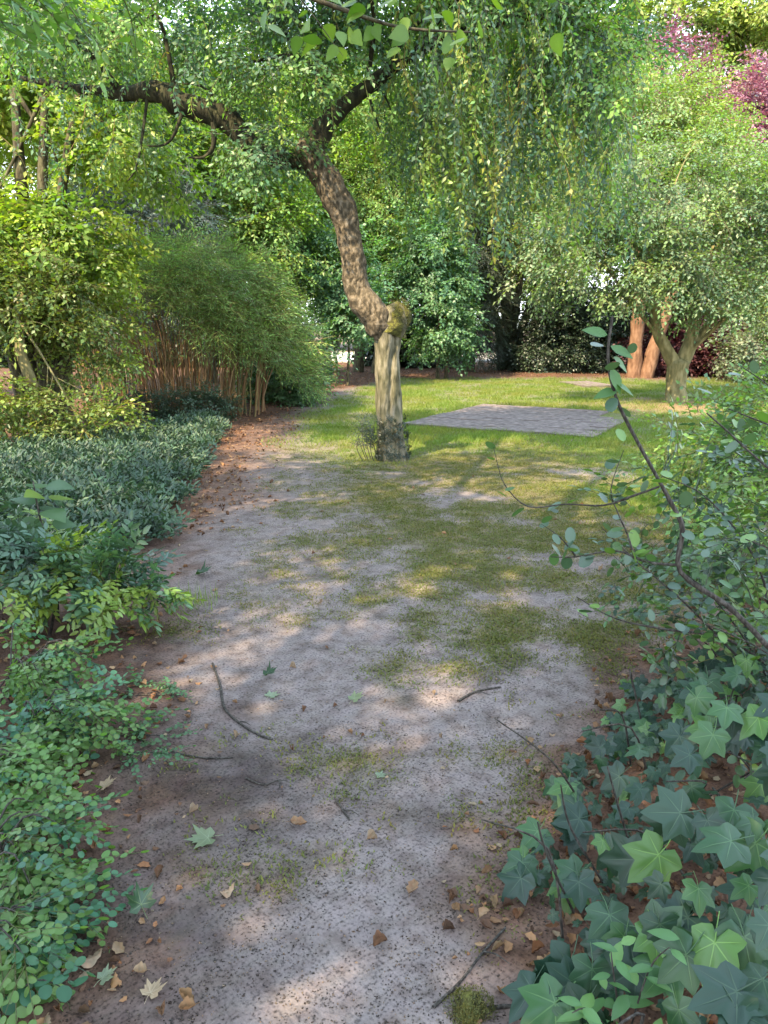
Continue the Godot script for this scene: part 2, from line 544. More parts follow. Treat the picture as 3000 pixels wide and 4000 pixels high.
func build_materials() -> void:
	var m = StandardMaterial3D.new()
	m.vertex_color_use_as_albedo = true
	m.albedo_texture = noise_tex(0.19, 3, [0.0, 0.24, 0.36, 0.5, 0.72, 1.0], [grey(0.3), grey(0.42), grey(0.76), grey(0.86), grey(0.94), grey(1.0)], 1024, 3, FastNoiseLite.TYPE_VALUE_CUBIC)
	m.uv1_triplanar = true
	m.uv1_world_triplanar = true
	m.uv1_scale = Vector3(0.83, 0.83, 0.83)
	m.uv1_triplanar_sharpness = 8.0
	m.detail_enabled = true
	m.detail_blend_mode = BaseMaterial3D.BLEND_MODE_MUL
	m.detail_uv_layer = BaseMaterial3D.DETAIL_UV_2
	m.detail_albedo = noise_tex(0.03, 5, [0.0, 0.35, 0.6, 1.0], [Color(0.55, 0.5, 0.46), Color(0.86, 0.83, 0.8), Color(1, 0.99, 0.97), Color(1, 1, 1)], 1024, 11)
	m.uv2_triplanar = true
	m.uv2_world_triplanar = true
	m.uv2_scale = Vector3(0.31, 0.31, 0.31)
	m.heightmap_enabled = true
	m.heightmap_texture = noise_tex(0.12, 4, [], [], 1024, 3, FastNoiseLite.TYPE_VALUE_CUBIC)
	m.heightmap_scale = 0.5
	m.roughness = 0.95
	m.metallic_specular = 0.25
	M.ground = m
	M.leaf = leaf_mat(0.45, 0.5, Color(0.86, 1.0, 0.22))
	M.gloss = leaf_mat(0.36, 0.5, Color(0.45, 0.6, 0.14))
	M.ivy = leaf_mat(0.38, 0.42, Color(0.3, 0.42, 0.1))
	M.cover = leaf_mat(0.55, 0.45, Color(0.3, 0.42, 0.1))
	M.thick = leaf_mat(0.42, 0.5, Color(0.3, 0.4, 0.12))
	M.soft = leaf_mat(0.6, 0.4, Color(0.7, 0.85, 0.3))
	M.purple = leaf_mat(0.5, 0.45, Color(0.75, 0.35, 0.45))
	M.dry = leaf_mat(0.75, 0.35, Color(0.3, 0.2, 0.1))
	M.plain = leaf_mat(0.8, 0.3, Color(0, 0, 0))
	M.bark = bark_mat([0.0, 0.36, 0.5, 0.64, 1.0], [Color(0.018, 0.015, 0.010), Color(0.042, 0.034, 0.021), Color(0.082, 0.063, 0.038), Color(0.135, 0.105, 0.068), Color(0.22, 0.19, 0.145)], 2.6, 21, 1.6, 0.6)
	M.bark_low = bark_mat([0.0, 0.34, 0.5, 0.66, 1.0], [Color(0.025, 0.024, 0.013), Color(0.062, 0.058, 0.031), Color(0.108, 0.096, 0.056), Color(0.15, 0.132, 0.086), Color(0.23, 0.205, 0.155)], 2.4, 31, 1.6, 0.22)
	M.bark_dark = bark_mat([0.0, 0.4, 0.6, 1.0], [Color(0.018, 0.016, 0.011), Color(0.045, 0.038, 0.024), Color(0.075, 0.068, 0.036), Color(0.13, 0.12, 0.07)], 1.8, 41, 1.4)
	M.bark_limb_shaded = bark_mat([0.0, 0.4, 0.6, 1.0], [Color(0.008, 0.008, 0.005), Color(0.018, 0.017, 0.010), Color(0.032, 0.032, 0.015), Color(0.07, 0.068, 0.035)], 2.4, 45, 1.4)  # near-black limb bark: shade under the crown put into its colour
	M.bark_olive = bark_mat([0.0, 0.4, 0.6, 1.0], [Color(0.06, 0.055, 0.025), Color(0.14, 0.125, 0.055), Color(0.22, 0.19, 0.09), Color(0.30, 0.27, 0.15)], 1.4, 51, 1.2)
	M.bark_red = bark_mat([0.0, 0.4, 0.6, 1.0], [Color(0.07, 0.036, 0.02), Color(0.13, 0.068, 0.038), Color(0.18, 0.10, 0.058), Color(0.24, 0.145, 0.09)], 1.2, 61, 1.2)
	M.stem = bark_mat([0.0, 0.45, 0.6, 1.0], [Color(0.012, 0.010, 0.008), Color(0.03, 0.025, 0.02), Color(0.056, 0.049, 0.04), Color(0.11, 0.10, 0.088)], 12.0, 71, 0.15)
	M.moss = bark_mat([0.0, 0.4, 0.6, 1.0], [Color(0.02, 0.018, 0.01), Color(0.045, 0.043, 0.014), Color(0.085, 0.085, 0.018), Color(0.16, 0.15, 0.035)], 4.0, 81, 1.5, 1.0)
	M.slab = bark_mat([0.0, 0.4, 0.6, 1.0], [Color(0.075, 0.058, 0.05), Color(0.118, 0.094, 0.084), Color(0.15, 0.12, 0.108), Color(0.21, 0.175, 0.15)], 1.3, 91, 0.3, 1.0)
	M.slab_b = bark_mat([0.0, 0.4, 0.6, 1.0], [Color(0.07, 0.055, 0.047), Color(0.112, 0.09, 0.08), Color(0.143, 0.115, 0.103), Color(0.20, 0.167, 0.143)], 1.1, 95, 0.3, 1.0)
	M.road = bark_mat([0.0, 0.5, 1.0], [Color(0.42, 0.40, 0.37), Color(0.5, 0.48, 0.45), Color(0.56, 0.54, 0.5)], 0.4, 97, 0.2, 1.0)

func build_sprays() -> void:
	var w = Color(1, 1, 1)
	S.broad = spray(16, 0.42, 0.105, 0.062, w, 0.22, 0, 0.3, 2)
	S.broad_b = spray(20, 0.5, 0.085, 0.05, w, 0.24, 0, 0.25, 3)
	S.far = spray(26, 0.95, 0.17, 0.11, w, 0.25, 0, 0.3, 4)
	S.small = spray(24, 0.42, 0.062, 0.038, w, 0.25, 0, 0.3, 3)
	S.weep = strand(34, 0.95, 0.068, 0.036, w, 0.32, 0, 0.22)
	S.weep_short = strand(20, 0.5, 0.066, 0.038, w, 0.3, 0, 0.3)
	S.needle = spray(60, 0.4, 0.06, 0.012, w, 0.2, 0, 0.2, 4)
	S.bamboo = spray(34, 0.5, 0.085, 0.012, w, 0.2, 0, 0.5, 4)
	S.round = spray(17, 0.27, 0.035, 0.026, w, 0.2, 3, 0.25, 1)
	var mb = MB.new()
	for k in 26:
		var a = rf(0, TAU)
		var o = Vector3(rf(-0.05, 0.05), 0, rf(-0.05, 0.05))
		leaf(mb, o, Vector3(cos(a) * 0.7, rf(0.4, 1), sin(a) * 0.7), Vector3.UP, rf(0.008, 0.016), 0.005, 0.1, 0.1, jit(Color(1, 1, 1), 0.3), 0)
	S.moss = mb.mesh()
	S.oval = spray(11, 0.26, 0.046, 0.032, w, 0.18, 3, 0.2, 1)
	S.cover = spray(10, 0.12, 0.06, 0.024, w, 0.2, 1, 0.1, 2)

# ---------------------------------------------------------------- trees
func tree(called, label, base: Vector3, stems: Array, lobes: Array, sp: Dictionary, limb_r: float, bark, group = "") -> Node3D:
	# stems: arrays of [points, radii]
	var t = thing(called, label, sp.get("cat", "tree"), base, group)
	var ends = []
	for s in stems:
		part("trunk" if s.size() < 3 else s[2], tube_mesh(s[0], s[1], 10, 5, 0.22), bark, t)
		ends.append(s[0][-1])
	if limb_r > 0.0:
		limbs_to(t, ends, lobes, limb_r, bark)
	crown(t, "crown", lobes, sp.mesh, sp.mat, sp.tints, sp.size, sp.spread, sp.get("droop", 0.3), sp.get("low", -0.7))
	return t

func straight(base: Vector3, h: float, r: float, lean = Vector3.ZERO) -> Array:
	var pts = []
	var rad = []
	for k in 5:
		var s = k / 4.0
		pts.append(base + Vector3(rf(-0.08, 0.08) * s, h * s, rf(-0.08, 0.08) * s) + lean * s)
		rad.append(r * (1.25 if k == 0 else 1.0 - 0.45 * s))
	pts[0].y -= 0.1
	return [pts, rad]

func build_main_tree() -> void:
	var z = -9.0
	var base = Vector3(0.1, gy(0.1, z), z)
	var t = thing("gnarled_tree", "gnarled weeping tree with a crooked lichen-patched trunk in the middle of the garden", "tree", base)
	var V = func(a: Array, dz = 0.0) -> Array:
		var o = []
		for q in a:
			o.append(Vector3(q[0], q[1], z + dz + (q[2] if q.size() > 2 else 0.0)))
		return o
	var low = V.call([[0.1, -0.12], [0.1, 0.03], [0.085, 0.15], [0.07, 0.35], [0.05, 0.78], [0.035, 1.2], [0.045, 1.4], [0.08, 1.54], [0.13, 1.68], [0.15, 1.77]])
	var mb = MB.new()
	tube(mb, smooth_path(low, 6), smooth_num([0.21, 0.18, 0.16, 0.15, 0.142, 0.14, 0.155, 0.175, 0.14, 0.06], 6), 30, Color.WHITE, 0.16, 0.36)
	part("lower_trunk", mb.mesh(), M.bark_low, t)
	mb = MB.new()
	tube(mb, smooth_path(V.call([[0.05, 1.42], [0.0, 1.52], [-0.09, 1.63, 0.03], [-0.21, 1.78, 0.03], [-0.3, 1.95], [-0.34, 2.25], [-0.39, 2.48], [-0.43, 2.69], [-0.54, 2.93], [-0.68, 3.16], [-0.79, 3.34], [-0.86, 3.44]]), 5), smooth_num([0.14, 0.172, 0.172, 0.158, 0.14, 0.128, 0.145, 0.135, 0.15, 0.145, 0.15, 0.11], 5), 18, Color.WHITE, 0.32)
	part("upper_trunk", mb.mesh(), M.bark, t)
	mb = MB.new()
	tube(mb, smooth_path(V.call([[0.10, 1.44, 0.03], [0.14, 1.56, 0.03], [0.16, 1.68, 0.02], [0.15, 1.78, 0.0]]), 5), smooth_num([0.13, 0.145, 0.12, 0.05], 5), 22, Color.WHITE, 0.9)
	part("mossy_stub", mb.mesh(), M.moss, t).set_meta("label", "mossy swollen stub of a cut limb on the trunk")
	var sx = []
	var sc = []
	for k in 420:
		var n = rv()
		if n.y < -0.55:
			continue
		var o = Vector3(0.135, 1.62, z + 0.03) + Vector3(n.x * 0.14, n.y * 0.19, n.z * 0.15) * (1.0 + 0.25 * sin(n.x * 7.0 + n.y * 5.0))
		if n.x < -0.35:
			continue
		sx.append(Transform3D(frame(n.cross(Vector3(0.2, 0.9, 0.4)), n, rf(0.5, 1.0)), o))
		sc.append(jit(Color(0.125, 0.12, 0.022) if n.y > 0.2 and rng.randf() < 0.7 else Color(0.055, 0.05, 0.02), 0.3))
	cloud("moss_cushion", S.moss, M.soft, t, sx, sc)
	mb = MB.new()
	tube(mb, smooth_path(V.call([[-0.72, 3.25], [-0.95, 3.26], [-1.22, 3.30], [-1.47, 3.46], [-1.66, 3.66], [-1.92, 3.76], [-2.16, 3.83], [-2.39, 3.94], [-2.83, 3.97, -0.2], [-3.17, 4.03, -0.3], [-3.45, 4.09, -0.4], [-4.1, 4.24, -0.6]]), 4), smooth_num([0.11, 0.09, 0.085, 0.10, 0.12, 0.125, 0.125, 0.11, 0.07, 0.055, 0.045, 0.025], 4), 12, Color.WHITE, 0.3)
	var limb_a = part("limb", mb.mesh(), M.bark_limb_shaded, t)
	mb = MB.new()
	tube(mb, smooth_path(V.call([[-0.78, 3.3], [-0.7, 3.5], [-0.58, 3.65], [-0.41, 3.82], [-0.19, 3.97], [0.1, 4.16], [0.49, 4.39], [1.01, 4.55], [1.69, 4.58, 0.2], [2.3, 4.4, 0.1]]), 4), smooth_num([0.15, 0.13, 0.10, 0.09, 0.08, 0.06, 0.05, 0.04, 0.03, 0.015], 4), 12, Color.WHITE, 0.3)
	var limb_b = part("limb", mb.mesh(), M.bark_limb_shaded, t)
	var extra = [
		[[[-1.72, 3.7], [-1.82, 3.91], [-1.76, 4.03], [-1.63, 4.12]], 0.03], [[[-1.8, 3.91], [-1.95, 4.0], [-2.17, 4.02]], 0.018], [[[-1.8, 3.62, 0.08], [-1.81, 3.39, 0.1], [-1.92, 3.28, 0.1], [-2.08, 3.28, 0.1]], 0.036],
		[[[-2.12, 3.75, 0.05], [-2.25, 3.46, 0.1], [-2.41, 3.39, 0.1], [-2.6, 3.41, 0.1]], 0.022], [[[-0.17, 3.97], [-0.12, 3.75, 0.1], [-0.04, 3.55, 0.1]], 0.024], [[[-0.14, 3.99], [0.0, 3.91], [0.08, 3.75]], 0.02],
		[[[-0.68, 4.06], [-0.83, 3.98, 0.1], [-0.76, 3.83, 0.2]], 0.018], [[[-2.5, 3.9], [-2.59, 3.23, 0.2], [-2.7, 3.02, 0.25]], 0.02], [[[-2.2, 3.9], [-2.3, 4.6, 0.1], [-2.54, 4.52, 0.1], [-2.85, 4.46, 0.1]], 0.028],
		[[[-2.83, 3.97, -0.2], [-3.05, 4.28], [-3.36, 4.54]], 0.045], [[[-0.58, 3.65], [-0.68, 4.06], [-0.92, 4.28], [-1.4, 4.22]], 0.05], [[[0.0, 4.1], [0.3, 4.7, -0.5], [0.9, 5.2, -0.9]], 0.04],
		[[[0.3, 4.27], [0.7, 4.6, 0.6], [1.3, 4.9, 0.9], [1.9, 4.7, 1.0]], 0.035], [[[-0.92, 4.28], [-1.2, 4.8, -0.3], [-1.7, 5.2, -0.5]], 0.03], [[[1.0, 4.55], [1.6, 4.9, -0.7], [2.3, 4.8, -1.0], [2.8, 4.3, -1.0]], 0.03], [[[-0.19, 3.97], [-0.1, 4.5, 0.5], [-0.3, 5.0, 1.0]], 0.035]]
	for e in extra:
		var pts = V.call(e[0])
		var rad = []
		for k in pts.size():
			rad.append(e[1] * (1.0 - 0.75 * k / (pts.size() - 1)))
		part("branch", tube_mesh(pts, rad, 7, 4, 0.25), M.bark_limb_shaded, limb_a if pts[0].x < -1.5 else limb_b)
	# foliage: rounded masses above, long curtains hanging on the open side
	var blue = [Color(0.055, 0.115, 0.060), Color(0.045, 0.095, 0.050), Color(0.075, 0.14, 0.055), Color(0.10, 0.18, 0.04)]
	var lobes = [
		[Vector3(0.2, 5.1, -9.2), Vector3(1.5, 0.75, 1.4), 60, 9], [Vector3(1.5, 5.0, -9.0), Vector3(1.1, 0.7, 1.3), 48, 9], [Vector3(2.2, 4.3, -9.2), Vector3(0.45, 0.6, 1.0), 22, 8],
		[Vector3(-1.3, 4.95, -9.1), Vector3(1.1, 0.6, 1.1), 40, 8], [Vector3(-3.0, 4.75, -9.3), Vector3(1.1, 0.5, 1.0), 34, 8], [Vector3(-0.9, 4.25, -8.9), Vector3(0.8, 0.35, 0.8), 16, 6], [Vector3(-1.25, 3.42, -8.85), Vector3(0.45, 0.16, 0.35), 12, 5]]
	crown(t, "crown", lobes, S.small, M.leaf, blue, Vector2(0.7, 1.15), 0.16, 0.55)
	var xs = []
	var cols = []
	var mix = [Color(0.085, 0.135, 0.04), Color(0.10, 0.155, 0.035), Color(0.055, 0.10, 0.055), Color(0.135, 0.155, 0.04), Color(0.045, 0.085, 0.055), Color(0.035, 0.06, 0.035)]  # bluish and darkest tints put sky glints and gap shade into the leaf colour
	var bunches = []
	for k in 44:
		bunches.append([rf(0.1, 2.85), rf(-1.4, 1.2), rf(0, 1)])
	for k in 560:
		var bq = bunches[rng.randi() % 44]
		var x = bq[0] + rng.randfn() * 0.17
		var d = bq[1] + rng.randfn() * 0.17
		if x > 0.295 * (9.0 - d):
			x -= rf(0.3, 1.6)
		var top = 4.85 - 0.09 * pow(x - 1.2, 2.0) - 0.12 * absf(d)
		var lowest = lerp_list(-x, [[-0.1, 3.3], [-0.7, 2.5], [-1.3, 2.25], [-1.9, 2.7], [-2.3, 2.3], [-2.9, 2.2], [-3.5, 3.2]])
		var y = top - pow(rng.randf(), 0.75) * (top - lowest - 0.7) * (0.55 + 0.55 * bq[2])
		var b = Basis.from_euler(Vector3(rf(-0.16, 0.16), rf(0, TAU), rf(-0.16, 0.16))).scaled(Vector3.ONE * rf(0.65, 1.15))
		xs.append(Transform3D(b, Vector3(x, y, z + d)))
		cols.append(jit(mix[rng.randi() % mix.size()] * 2.3, 0.2))
	cloud("hanging_foliage", S.weep, M.leaf, t, xs, cols)
	xs = []
	cols = []
	for k in 190:
		var x = rf(-4.0, -0.5)
		var d = rf(-0.9, 0.9)
		var y = rf(3.75, 4.75) - 0.12 * absf(d)
		if x < -2.5 and rng.randf() < 0.5:
			y = rf(3.2, 4.4)
		xs.append(Transform3D(Basis.from_euler(Vector3(rf(-0.3, 0.3), rf(0, TAU), rf(-0.3, 0.3))).scaled(Vector3.ONE * rf(0.6, 1.1)), Vector3(x, y, z + d)))
		cols.append(jit(mix[rng.randi() % mix.size()] * 2.2, 0.25))
	cloud("hanging_foliage", S.weep_short, M.leaf, t, xs, cols)
	# ivy creeping over the foot of the trunk, wiry suckers beside it
	xs = []
	cols = []
	for k in 150:
		var a = rf(-0.9, 4.0)
		var h = pow(rng.randf(), 1.5) * 0.48
		var r = 0.2 - 0.08 * h
		var dir = Vector3(cos(a), 0, sin(a))
		xs.append(Transform3D(frame(Vector3(rf(-0.5, 0.5), 1, 0) - dir * 0.2, dir, rf(0.35, 0.6)), base + dir * r + Vector3(0, h, 0)))
		cols.append(jit(Color(0.026, 0.038, 0.022), 0.3))
	cloud("ivy_foliage", S.cover, M.gloss, t, xs, cols)
	for k in 7:
		var p0 = base + Vector3(-0.15 - 0.03 * k, -0.03, rf(-0.1, 0.1))
		part("sucker", tube_mesh([p0, p0 + Vector3(-0.03 - 0.01 * k, 0.2, 0), p0 + Vector3(rf(-0.15, 0.02), rf(0.35, 0.5), rf(-0.1, 0.1))], [0.006, 0.004, 0.002], 4, 3), M.stem, t)
	xs = []
	cols = []
	for k in 22:
		xs.append(Transform3D(frame(Vector3(rf(-1, 0.3), 1, rf(-0.5, 0.5)), Vector3(0, 0.3, 1), rf(0.3, 0.5)), base + Vector3(rf(-0.4, -0.15), rf(0.12, 0.42), rf(-0.12, 0.12))))
		cols.append(jit(Color(0.05, 0.075, 0.05), 0.2))
	cloud("sucker_foliage", S.small, M.leaf, t, xs, cols)

func build_back() -> void:
	var bright = [Color(0.13, 0.20, 0.035), Color(0.10, 0.17, 0.035), Color(0.085, 0.145, 0.035)]
	var mid = [Color(0.075, 0.135, 0.035), Color(0.06, 0.115, 0.035), Color(0.09, 0.155, 0.035)]
	var cool = [Color(0.055, 0.115, 0.055), Color(0.045, 0.095, 0.045), Color(0.07, 0.135, 0.06)]
	var pale = [Color(0.13, 0.19, 0.065), Color(0.11, 0.165, 0.06), Color(0.15, 0.20, 0.05)]
	var dark = [Color(0.02, 0.036, 0.018), Color(0.015, 0.028, 0.014), Color(0.028, 0.046, 0.02)]
	var far_sp = func(t): return {"mesh": S.far, "mat": M.leaf, "tints": t, "size": Vector2(0.9, 1.5), "spread": 0.55}
	var mid_sp = func(t): return {"mesh": S.broad_b, "mat": M.leaf, "tints": t, "size": Vector2(0.9, 1.5), "spread": 0.3}
	var near_sp = func(t): return {"mesh": S.broad, "mat": M.leaf, "tints": t, "size": Vector2(0.8, 1.25), "spread": 0.22}
	var b: Vector3
	# the small many-stemmed tree on the lawn
	b = Vector3(5.97, gy(5.97, -15.9), -15.9)
	var st = [
		[[b + Vector3(0, -0.1, 0), b + Vector3(0, 0.05, 0), b + Vector3(-0.03, 0.35, 0), b + Vector3(-0.02, 0.8, 0)], [0.3, 0.23, 0.19, 0.22]],
		[[b + Vector3(-0.06, 0.7, 0), b + Vector3(-0.27, 0.98, 0.05), b + Vector3(-0.52, 1.4, 0.05), b + Vector3(-0.66, 1.95, 0.1), b + Vector3(-1.1, 2.6, 0.2)], [0.15, 0.13, 0.11, 0.10, 0.07], "stem"],
		[[b + Vector3(0.03, 0.7, 0), b + Vector3(0.16, 1.1, 0), b + Vector3(0.2, 1.5, 0.0), b + Vector3(0.28, 2.2, 0), b + Vector3(0.5, 3.0, 0)], [0.15, 0.14, 0.125, 0.10, 0.07], "stem"],
		[[b + Vector3(0.05, 0.75, -0.05), b + Vector3(0.5, 1.4, -0.2), b + Vector3(1.0, 2.1, -0.3), b + Vector3(1.4, 2.8, -0.3)], [0.1, 0.08, 0.07, 0.05], "stem"]]
	tree("small_tree", "many-stemmed small tree with a grey-green rounded crown on the lawn", b, st, [
		[Vector3(3.9, 2.9, -15.1), Vector3(1.2, 1.0, 1.1), 46, 9], [Vector3(5.5, 3.9, -15.7), Vector3(1.7, 1.3, 1.5), 80, 9], [Vector3(7.4, 3.2, -15.8), Vector3(1.5, 1.5, 1.4), 70, 9],
		[Vector3(5.2, 2.4, -15.0), Vector3(1.5, 0.55, 1.0), 40, 8], [Vector3(6.9, 2.1, -15.2), Vector3(1.3, 0.5, 1.0), 36, 8]],
		{"mesh": S.broad_b, "mat": M.leaf, "tints": [Color(0.085, 0.128, 0.062), Color(0.07, 0.112, 0.055), Color(0.10, 0.15, 0.05)], "size": Vector2(0.65, 1.1), "spread": 0.22, "droop": 0.5}, 0.05, M.bark_olive)
	# shrubs and trees along the far bed
	b = Vector3(1.5, gy(1.5, -22.0), -22.0)
	tree("broadleaf_shrub", "tall blue-green shrub with drooping sprays behind the crooked trunk", b, [straight(b, 1.6, 0.05), straight(b + Vector3(0.25, 0, 0), 1.9, 0.05)], [
		[Vector3(1.3, 2.9, -22), Vector3(0.95, 1.7, 0.9), 80, 9], [Vector3(1.6, 1.3, -21.8), Vector3(0.75, 0.9, 0.7), 36, 9]], near_sp.call(cool), 0.03, M.bark_dark)
	b = Vector3(2.75, gy(2.75, -25.0), -25.0)
	var n_sp = {"mesh": S.needle, "mat": M.thick, "tints": dark, "size": Vector2(1.0, 1.6), "spread": 0.22, "cat": "shrub"}
	tree("yew_column", "dark narrow evergreen standing beside the ivy-footed trunks", b, [straight(b, 3.5, 0.12)], [
		[Vector3(2.75, 1.7, -25), Vector3(0.85, 1.7, 0.8), 80, 9], [Vector3(2.75, 3.8, -25), Vector3(0.6, 1.6, 0.6), 60, 9]], n_sp, 0.03, M.bark_dark)
	b = Vector3(4.1, gy(4.1, -26.0), -26.0)
	st = []
	for k in 5:
		var dx = [-0.25, -0.08, 0.1, 0.3, 0.0][k]
		st.append([[b + Vector3(dx * 0.6, -0.1, -0.05 * k), b + Vector3(dx * 1.1, 1.0, -0.05 * k), b + Vector3(dx * 2.6, 2.4, -0.05 * k), b + Vector3(dx * 4.5, 4.6, -0.05 * k)], [0.2, 0.13, 0.12, 0.08], "trunk"])
	var t = tree("clump_tree", "clump of slender trunks with ivy round the foot at the back of the lawn", b, st, [
		[Vector3(4.2, 6.4, -26), Vector3(2.4, 2.2, 2.0), 90, 10], [Vector3(3.9, 3.6, -25.6), Vector3(1.2, 1.0, 0.9), 40, 8], [Vector3(5.6, 8.6, -27), Vector3(2.2, 2.0, 2.0), 70, 10]], mid_sp.call([Color(0.11, 0.145, 0.035), Color(0.085, 0.12, 0.035), Color(0.13, 0.15, 0.04)]), 0.06, M.bark_dark)
	var xs = []
	var cols = []
	for k in 160:
		var a = rf(0, TAU)
		var h = pow(rng.randf(), 1.5) * 0.9
		xs.append(Transform3D(frame(rv() + Vector3(0, 0.6, 0), Vector3(cos(a), 0.3, sin(a)), rf(1.2, 2.0)), b + Vector3(cos(a) * (0.55 - 0.3 * h), h, sin(a) * 0.4)))
		cols.append(jit(Color(0.035, 0.055, 0.03), 0.2))
	cloud("ivy_foliage", S.cover, M.gloss, t, xs, cols)
	b = Vector3(6.4, gy(6.4, -25.2), -25.2)
	tree("evergreen_hedge", "clipped dark evergreen hedge at the back between the trunks", b, [straight(b, 1.0, 0.05)], [
		[Vector3(5.4, 1.15, -25.2), Vector3(0.9, 1.3, 0.7), 70, 10], [Vector3(6.5, 1.2, -25.2), Vector3(1.0, 1.4, 0.7), 80, 10], [Vector3(7.6, 1.1, -25.2), Vector3(0.8, 1.3, 0.7), 60, 10]],
		{"mesh": S.small, "mat": M.thick, "tints": dark, "size": Vector2(1.1, 1.7), "spread": 0.2, "low": -0.95, "cat": "hedge"}, 0.02, M.bark_dark)
	b = Vector3(7.3, gy(7.3, -22.3), -22.3)
	tree("twin_trunk_tree", "tree with two reddish brown leaning trunks behind the small lawn tree", b, [
		[[b + Vector3(-0.18, -0.1, 0), b + Vector3(-0.2, 1.0, 0), b + Vector3(-0.2, 2.4, 0), b + Vector3(-0.3, 4.6, 0)], [0.22, 0.19, 0.18, 0.14]],
		[[b + Vector3(0.12, -0.1, 0.1), b + Vector3(0.3, 0.9, 0.1), b + Vector3(0.7, 2.4, 0.1), b + Vector3(1.2, 4.8, 0.1)], [0.21, 0.18, 0.17, 0.13]]], [
		[Vector3(7.0, 6.4, -22.8), Vector3(2.4, 1.8, 2.0), 90, 10], [Vector3(8.6, 5.4, -22.4), Vector3(1.7, 1.4, 1.6), 60, 9], [Vector3(5.4, 5.4, -22.6), Vector3(1.6, 1.2, 1.5), 50, 9]], mid_sp.call(pale), 0.07, M.bark_red)
	b = Vector3(8.9, gy(8.9, -23.2), -23.2)
	tree("red_shrub", "dark red-leaved low shrub behind the small lawn tree", b, [straight(b, 0.7, 0.04)], [
		[Vector3(8.5, 0.75, -23.2), Vector3(0.9, 0.9, 0.6), 50, 9], [Vector3(9.7, 0.7, -23.2), Vector3(0.8, 0.8, 0.6), 40, 9]], {"mesh": S.small, "mat": M.purple, "tints": [Color(0.045, 0.014, 0.018), Color(0.06, 0.02, 0.02)], "size": Vector2(1.2, 1.8), "spread": 0.2, "cat": "shrub"}, 0.02, M.bark_dark)
	b = Vector3(10.6, gy(10.6, -20.8), -20.8)
	tree("pale_shrub", "grey-green spreading shrub at the lawn's far side, outermost in view", b, [straight(b, 0.6, 0.04)], [
		[Vector3(10.3, 0.95, -20.8), Vector3(1.1, 0.95, 0.8), 60, 9], [Vector3(11.6, 1.15, -20.9), Vector3(1.0, 1.1, 0.8), 50, 9]], {"mesh": S.small, "mat": M.leaf, "tints": [Color(0.10, 0.125, 0.075), Color(0.075, 0.10, 0.06)], "size": Vector2(1.2, 1.8), "spread": 0.22, "cat": "shrub"}, 0.02, M.bark_dark)
	b = Vector3(11.0, gy(11, -28), -28)
	tree("purple_tree", "purple-leaved tree glowing in the sun beyond the lawn", b, [straight(b, 4.5, 0.2)], [
		[Vector3(11.6, 6.9, -27.6), Vector3(1.7, 2.2, 1.8), 90, 9], [Vector3(8.9, 8.6, -27.6), Vector3(1.6, 1.5, 1.5), 50, 9], [Vector3(13.2, 8.0, -28.5), Vector3(1.6, 1.8, 1.6), 50, 9]], {"mesh": S.broad_b, "mat": M.purple, "tints": [Color(0.24, 0.13, 0.18), Color(0.18, 0.09, 0.135), Color(0.27, 0.17, 0.18)], "size": Vector2(1.1, 1.7), "spread": 0.34}, 0.08, M.bark_dark)
	b = Vector3(14.6, 0, -32)
	tree("tall_sunlit_tree", "tall sunlit yellow-green tree behind the purple one", b, [straight(b, 11.0, 0.3, Vector3(0.3, 0, 0))], [
		[Vector3(15.5, 12.5, -32), Vector3(3.4, 2.6, 2.5), 70, 9], [Vector3(12.0, 4.6, -31), Vector3(2.8, 2.2, 2.0), 60, 9], [Vector3(16.0, 5.0, -31), Vector3(2.6, 2.4, 2.0), 60, 9], [Vector3(11.4, 12.6, -33), Vector3(2.0, 1.6, 2.0), 36, 8]], far_sp.call([Color(0.17, 0.22, 0.06), Color(0.14, 0.19, 0.055)]), 0.12, M.bark_dark)
	b = Vector3(7.0, 0, -33)
	tree("tall_pale_tree", "tall light green tree rising behind the twin red-brown trunks", b, [straight(b, 7.0, 0.25)], [
		[Vector3(6.6, 10.2, -33), Vector3(3.0, 3.4, 2.5), 100, 9], [Vector3(8.5, 6.5, -32), Vector3(2.4, 2.2, 2.0), 50, 9], [Vector3(4.2, 12.6, -34), Vector3(2.6, 2.4, 2.2), 60, 9]], far_sp.call([Color(0.15, 0.205, 0.06), Color(0.125, 0.175, 0.055)]), 0.12, M.bark_dark)
	b = Vector3(-0.8, 0, -24.5)
	tree("leafy_tree", "fresh green broad-leaved tree straight behind the crooked trunk", b, [straight(b, 3.2, 0.16), straight(b + Vector3(0.5, 0, 0.3), 3.4, 0.12, Vector3(0.5, 0, 0)), straight(b + Vector3(-0.9, 0, 0.2), 3.0, 0.11, Vector3(-0.3, 0, 0))], [
		[Vector3(-0.6, 5.0, -24.0), Vector3(2.4, 1.7, 1.8), 110, 10], [Vector3(0.3, 7.8, -24.8), Vector3(2.4, 2.0, 2.0), 90, 10], [Vector3(-2.4, 3.4, -23.6), Vector3(1.3, 1.2, 1.2), 46, 9], [Vector3(0.2, 3.2, -23.6), Vector3(1.1, 0.9, 1.0), 36, 9], [Vector3(-2.6, 7.2, -25.0), Vector3(2.0, 1.8, 1.8), 70, 9]], mid_sp.call(bright), 0.09, M.bark_dark)
	b = Vector3(-4.4, 0, -20.0)
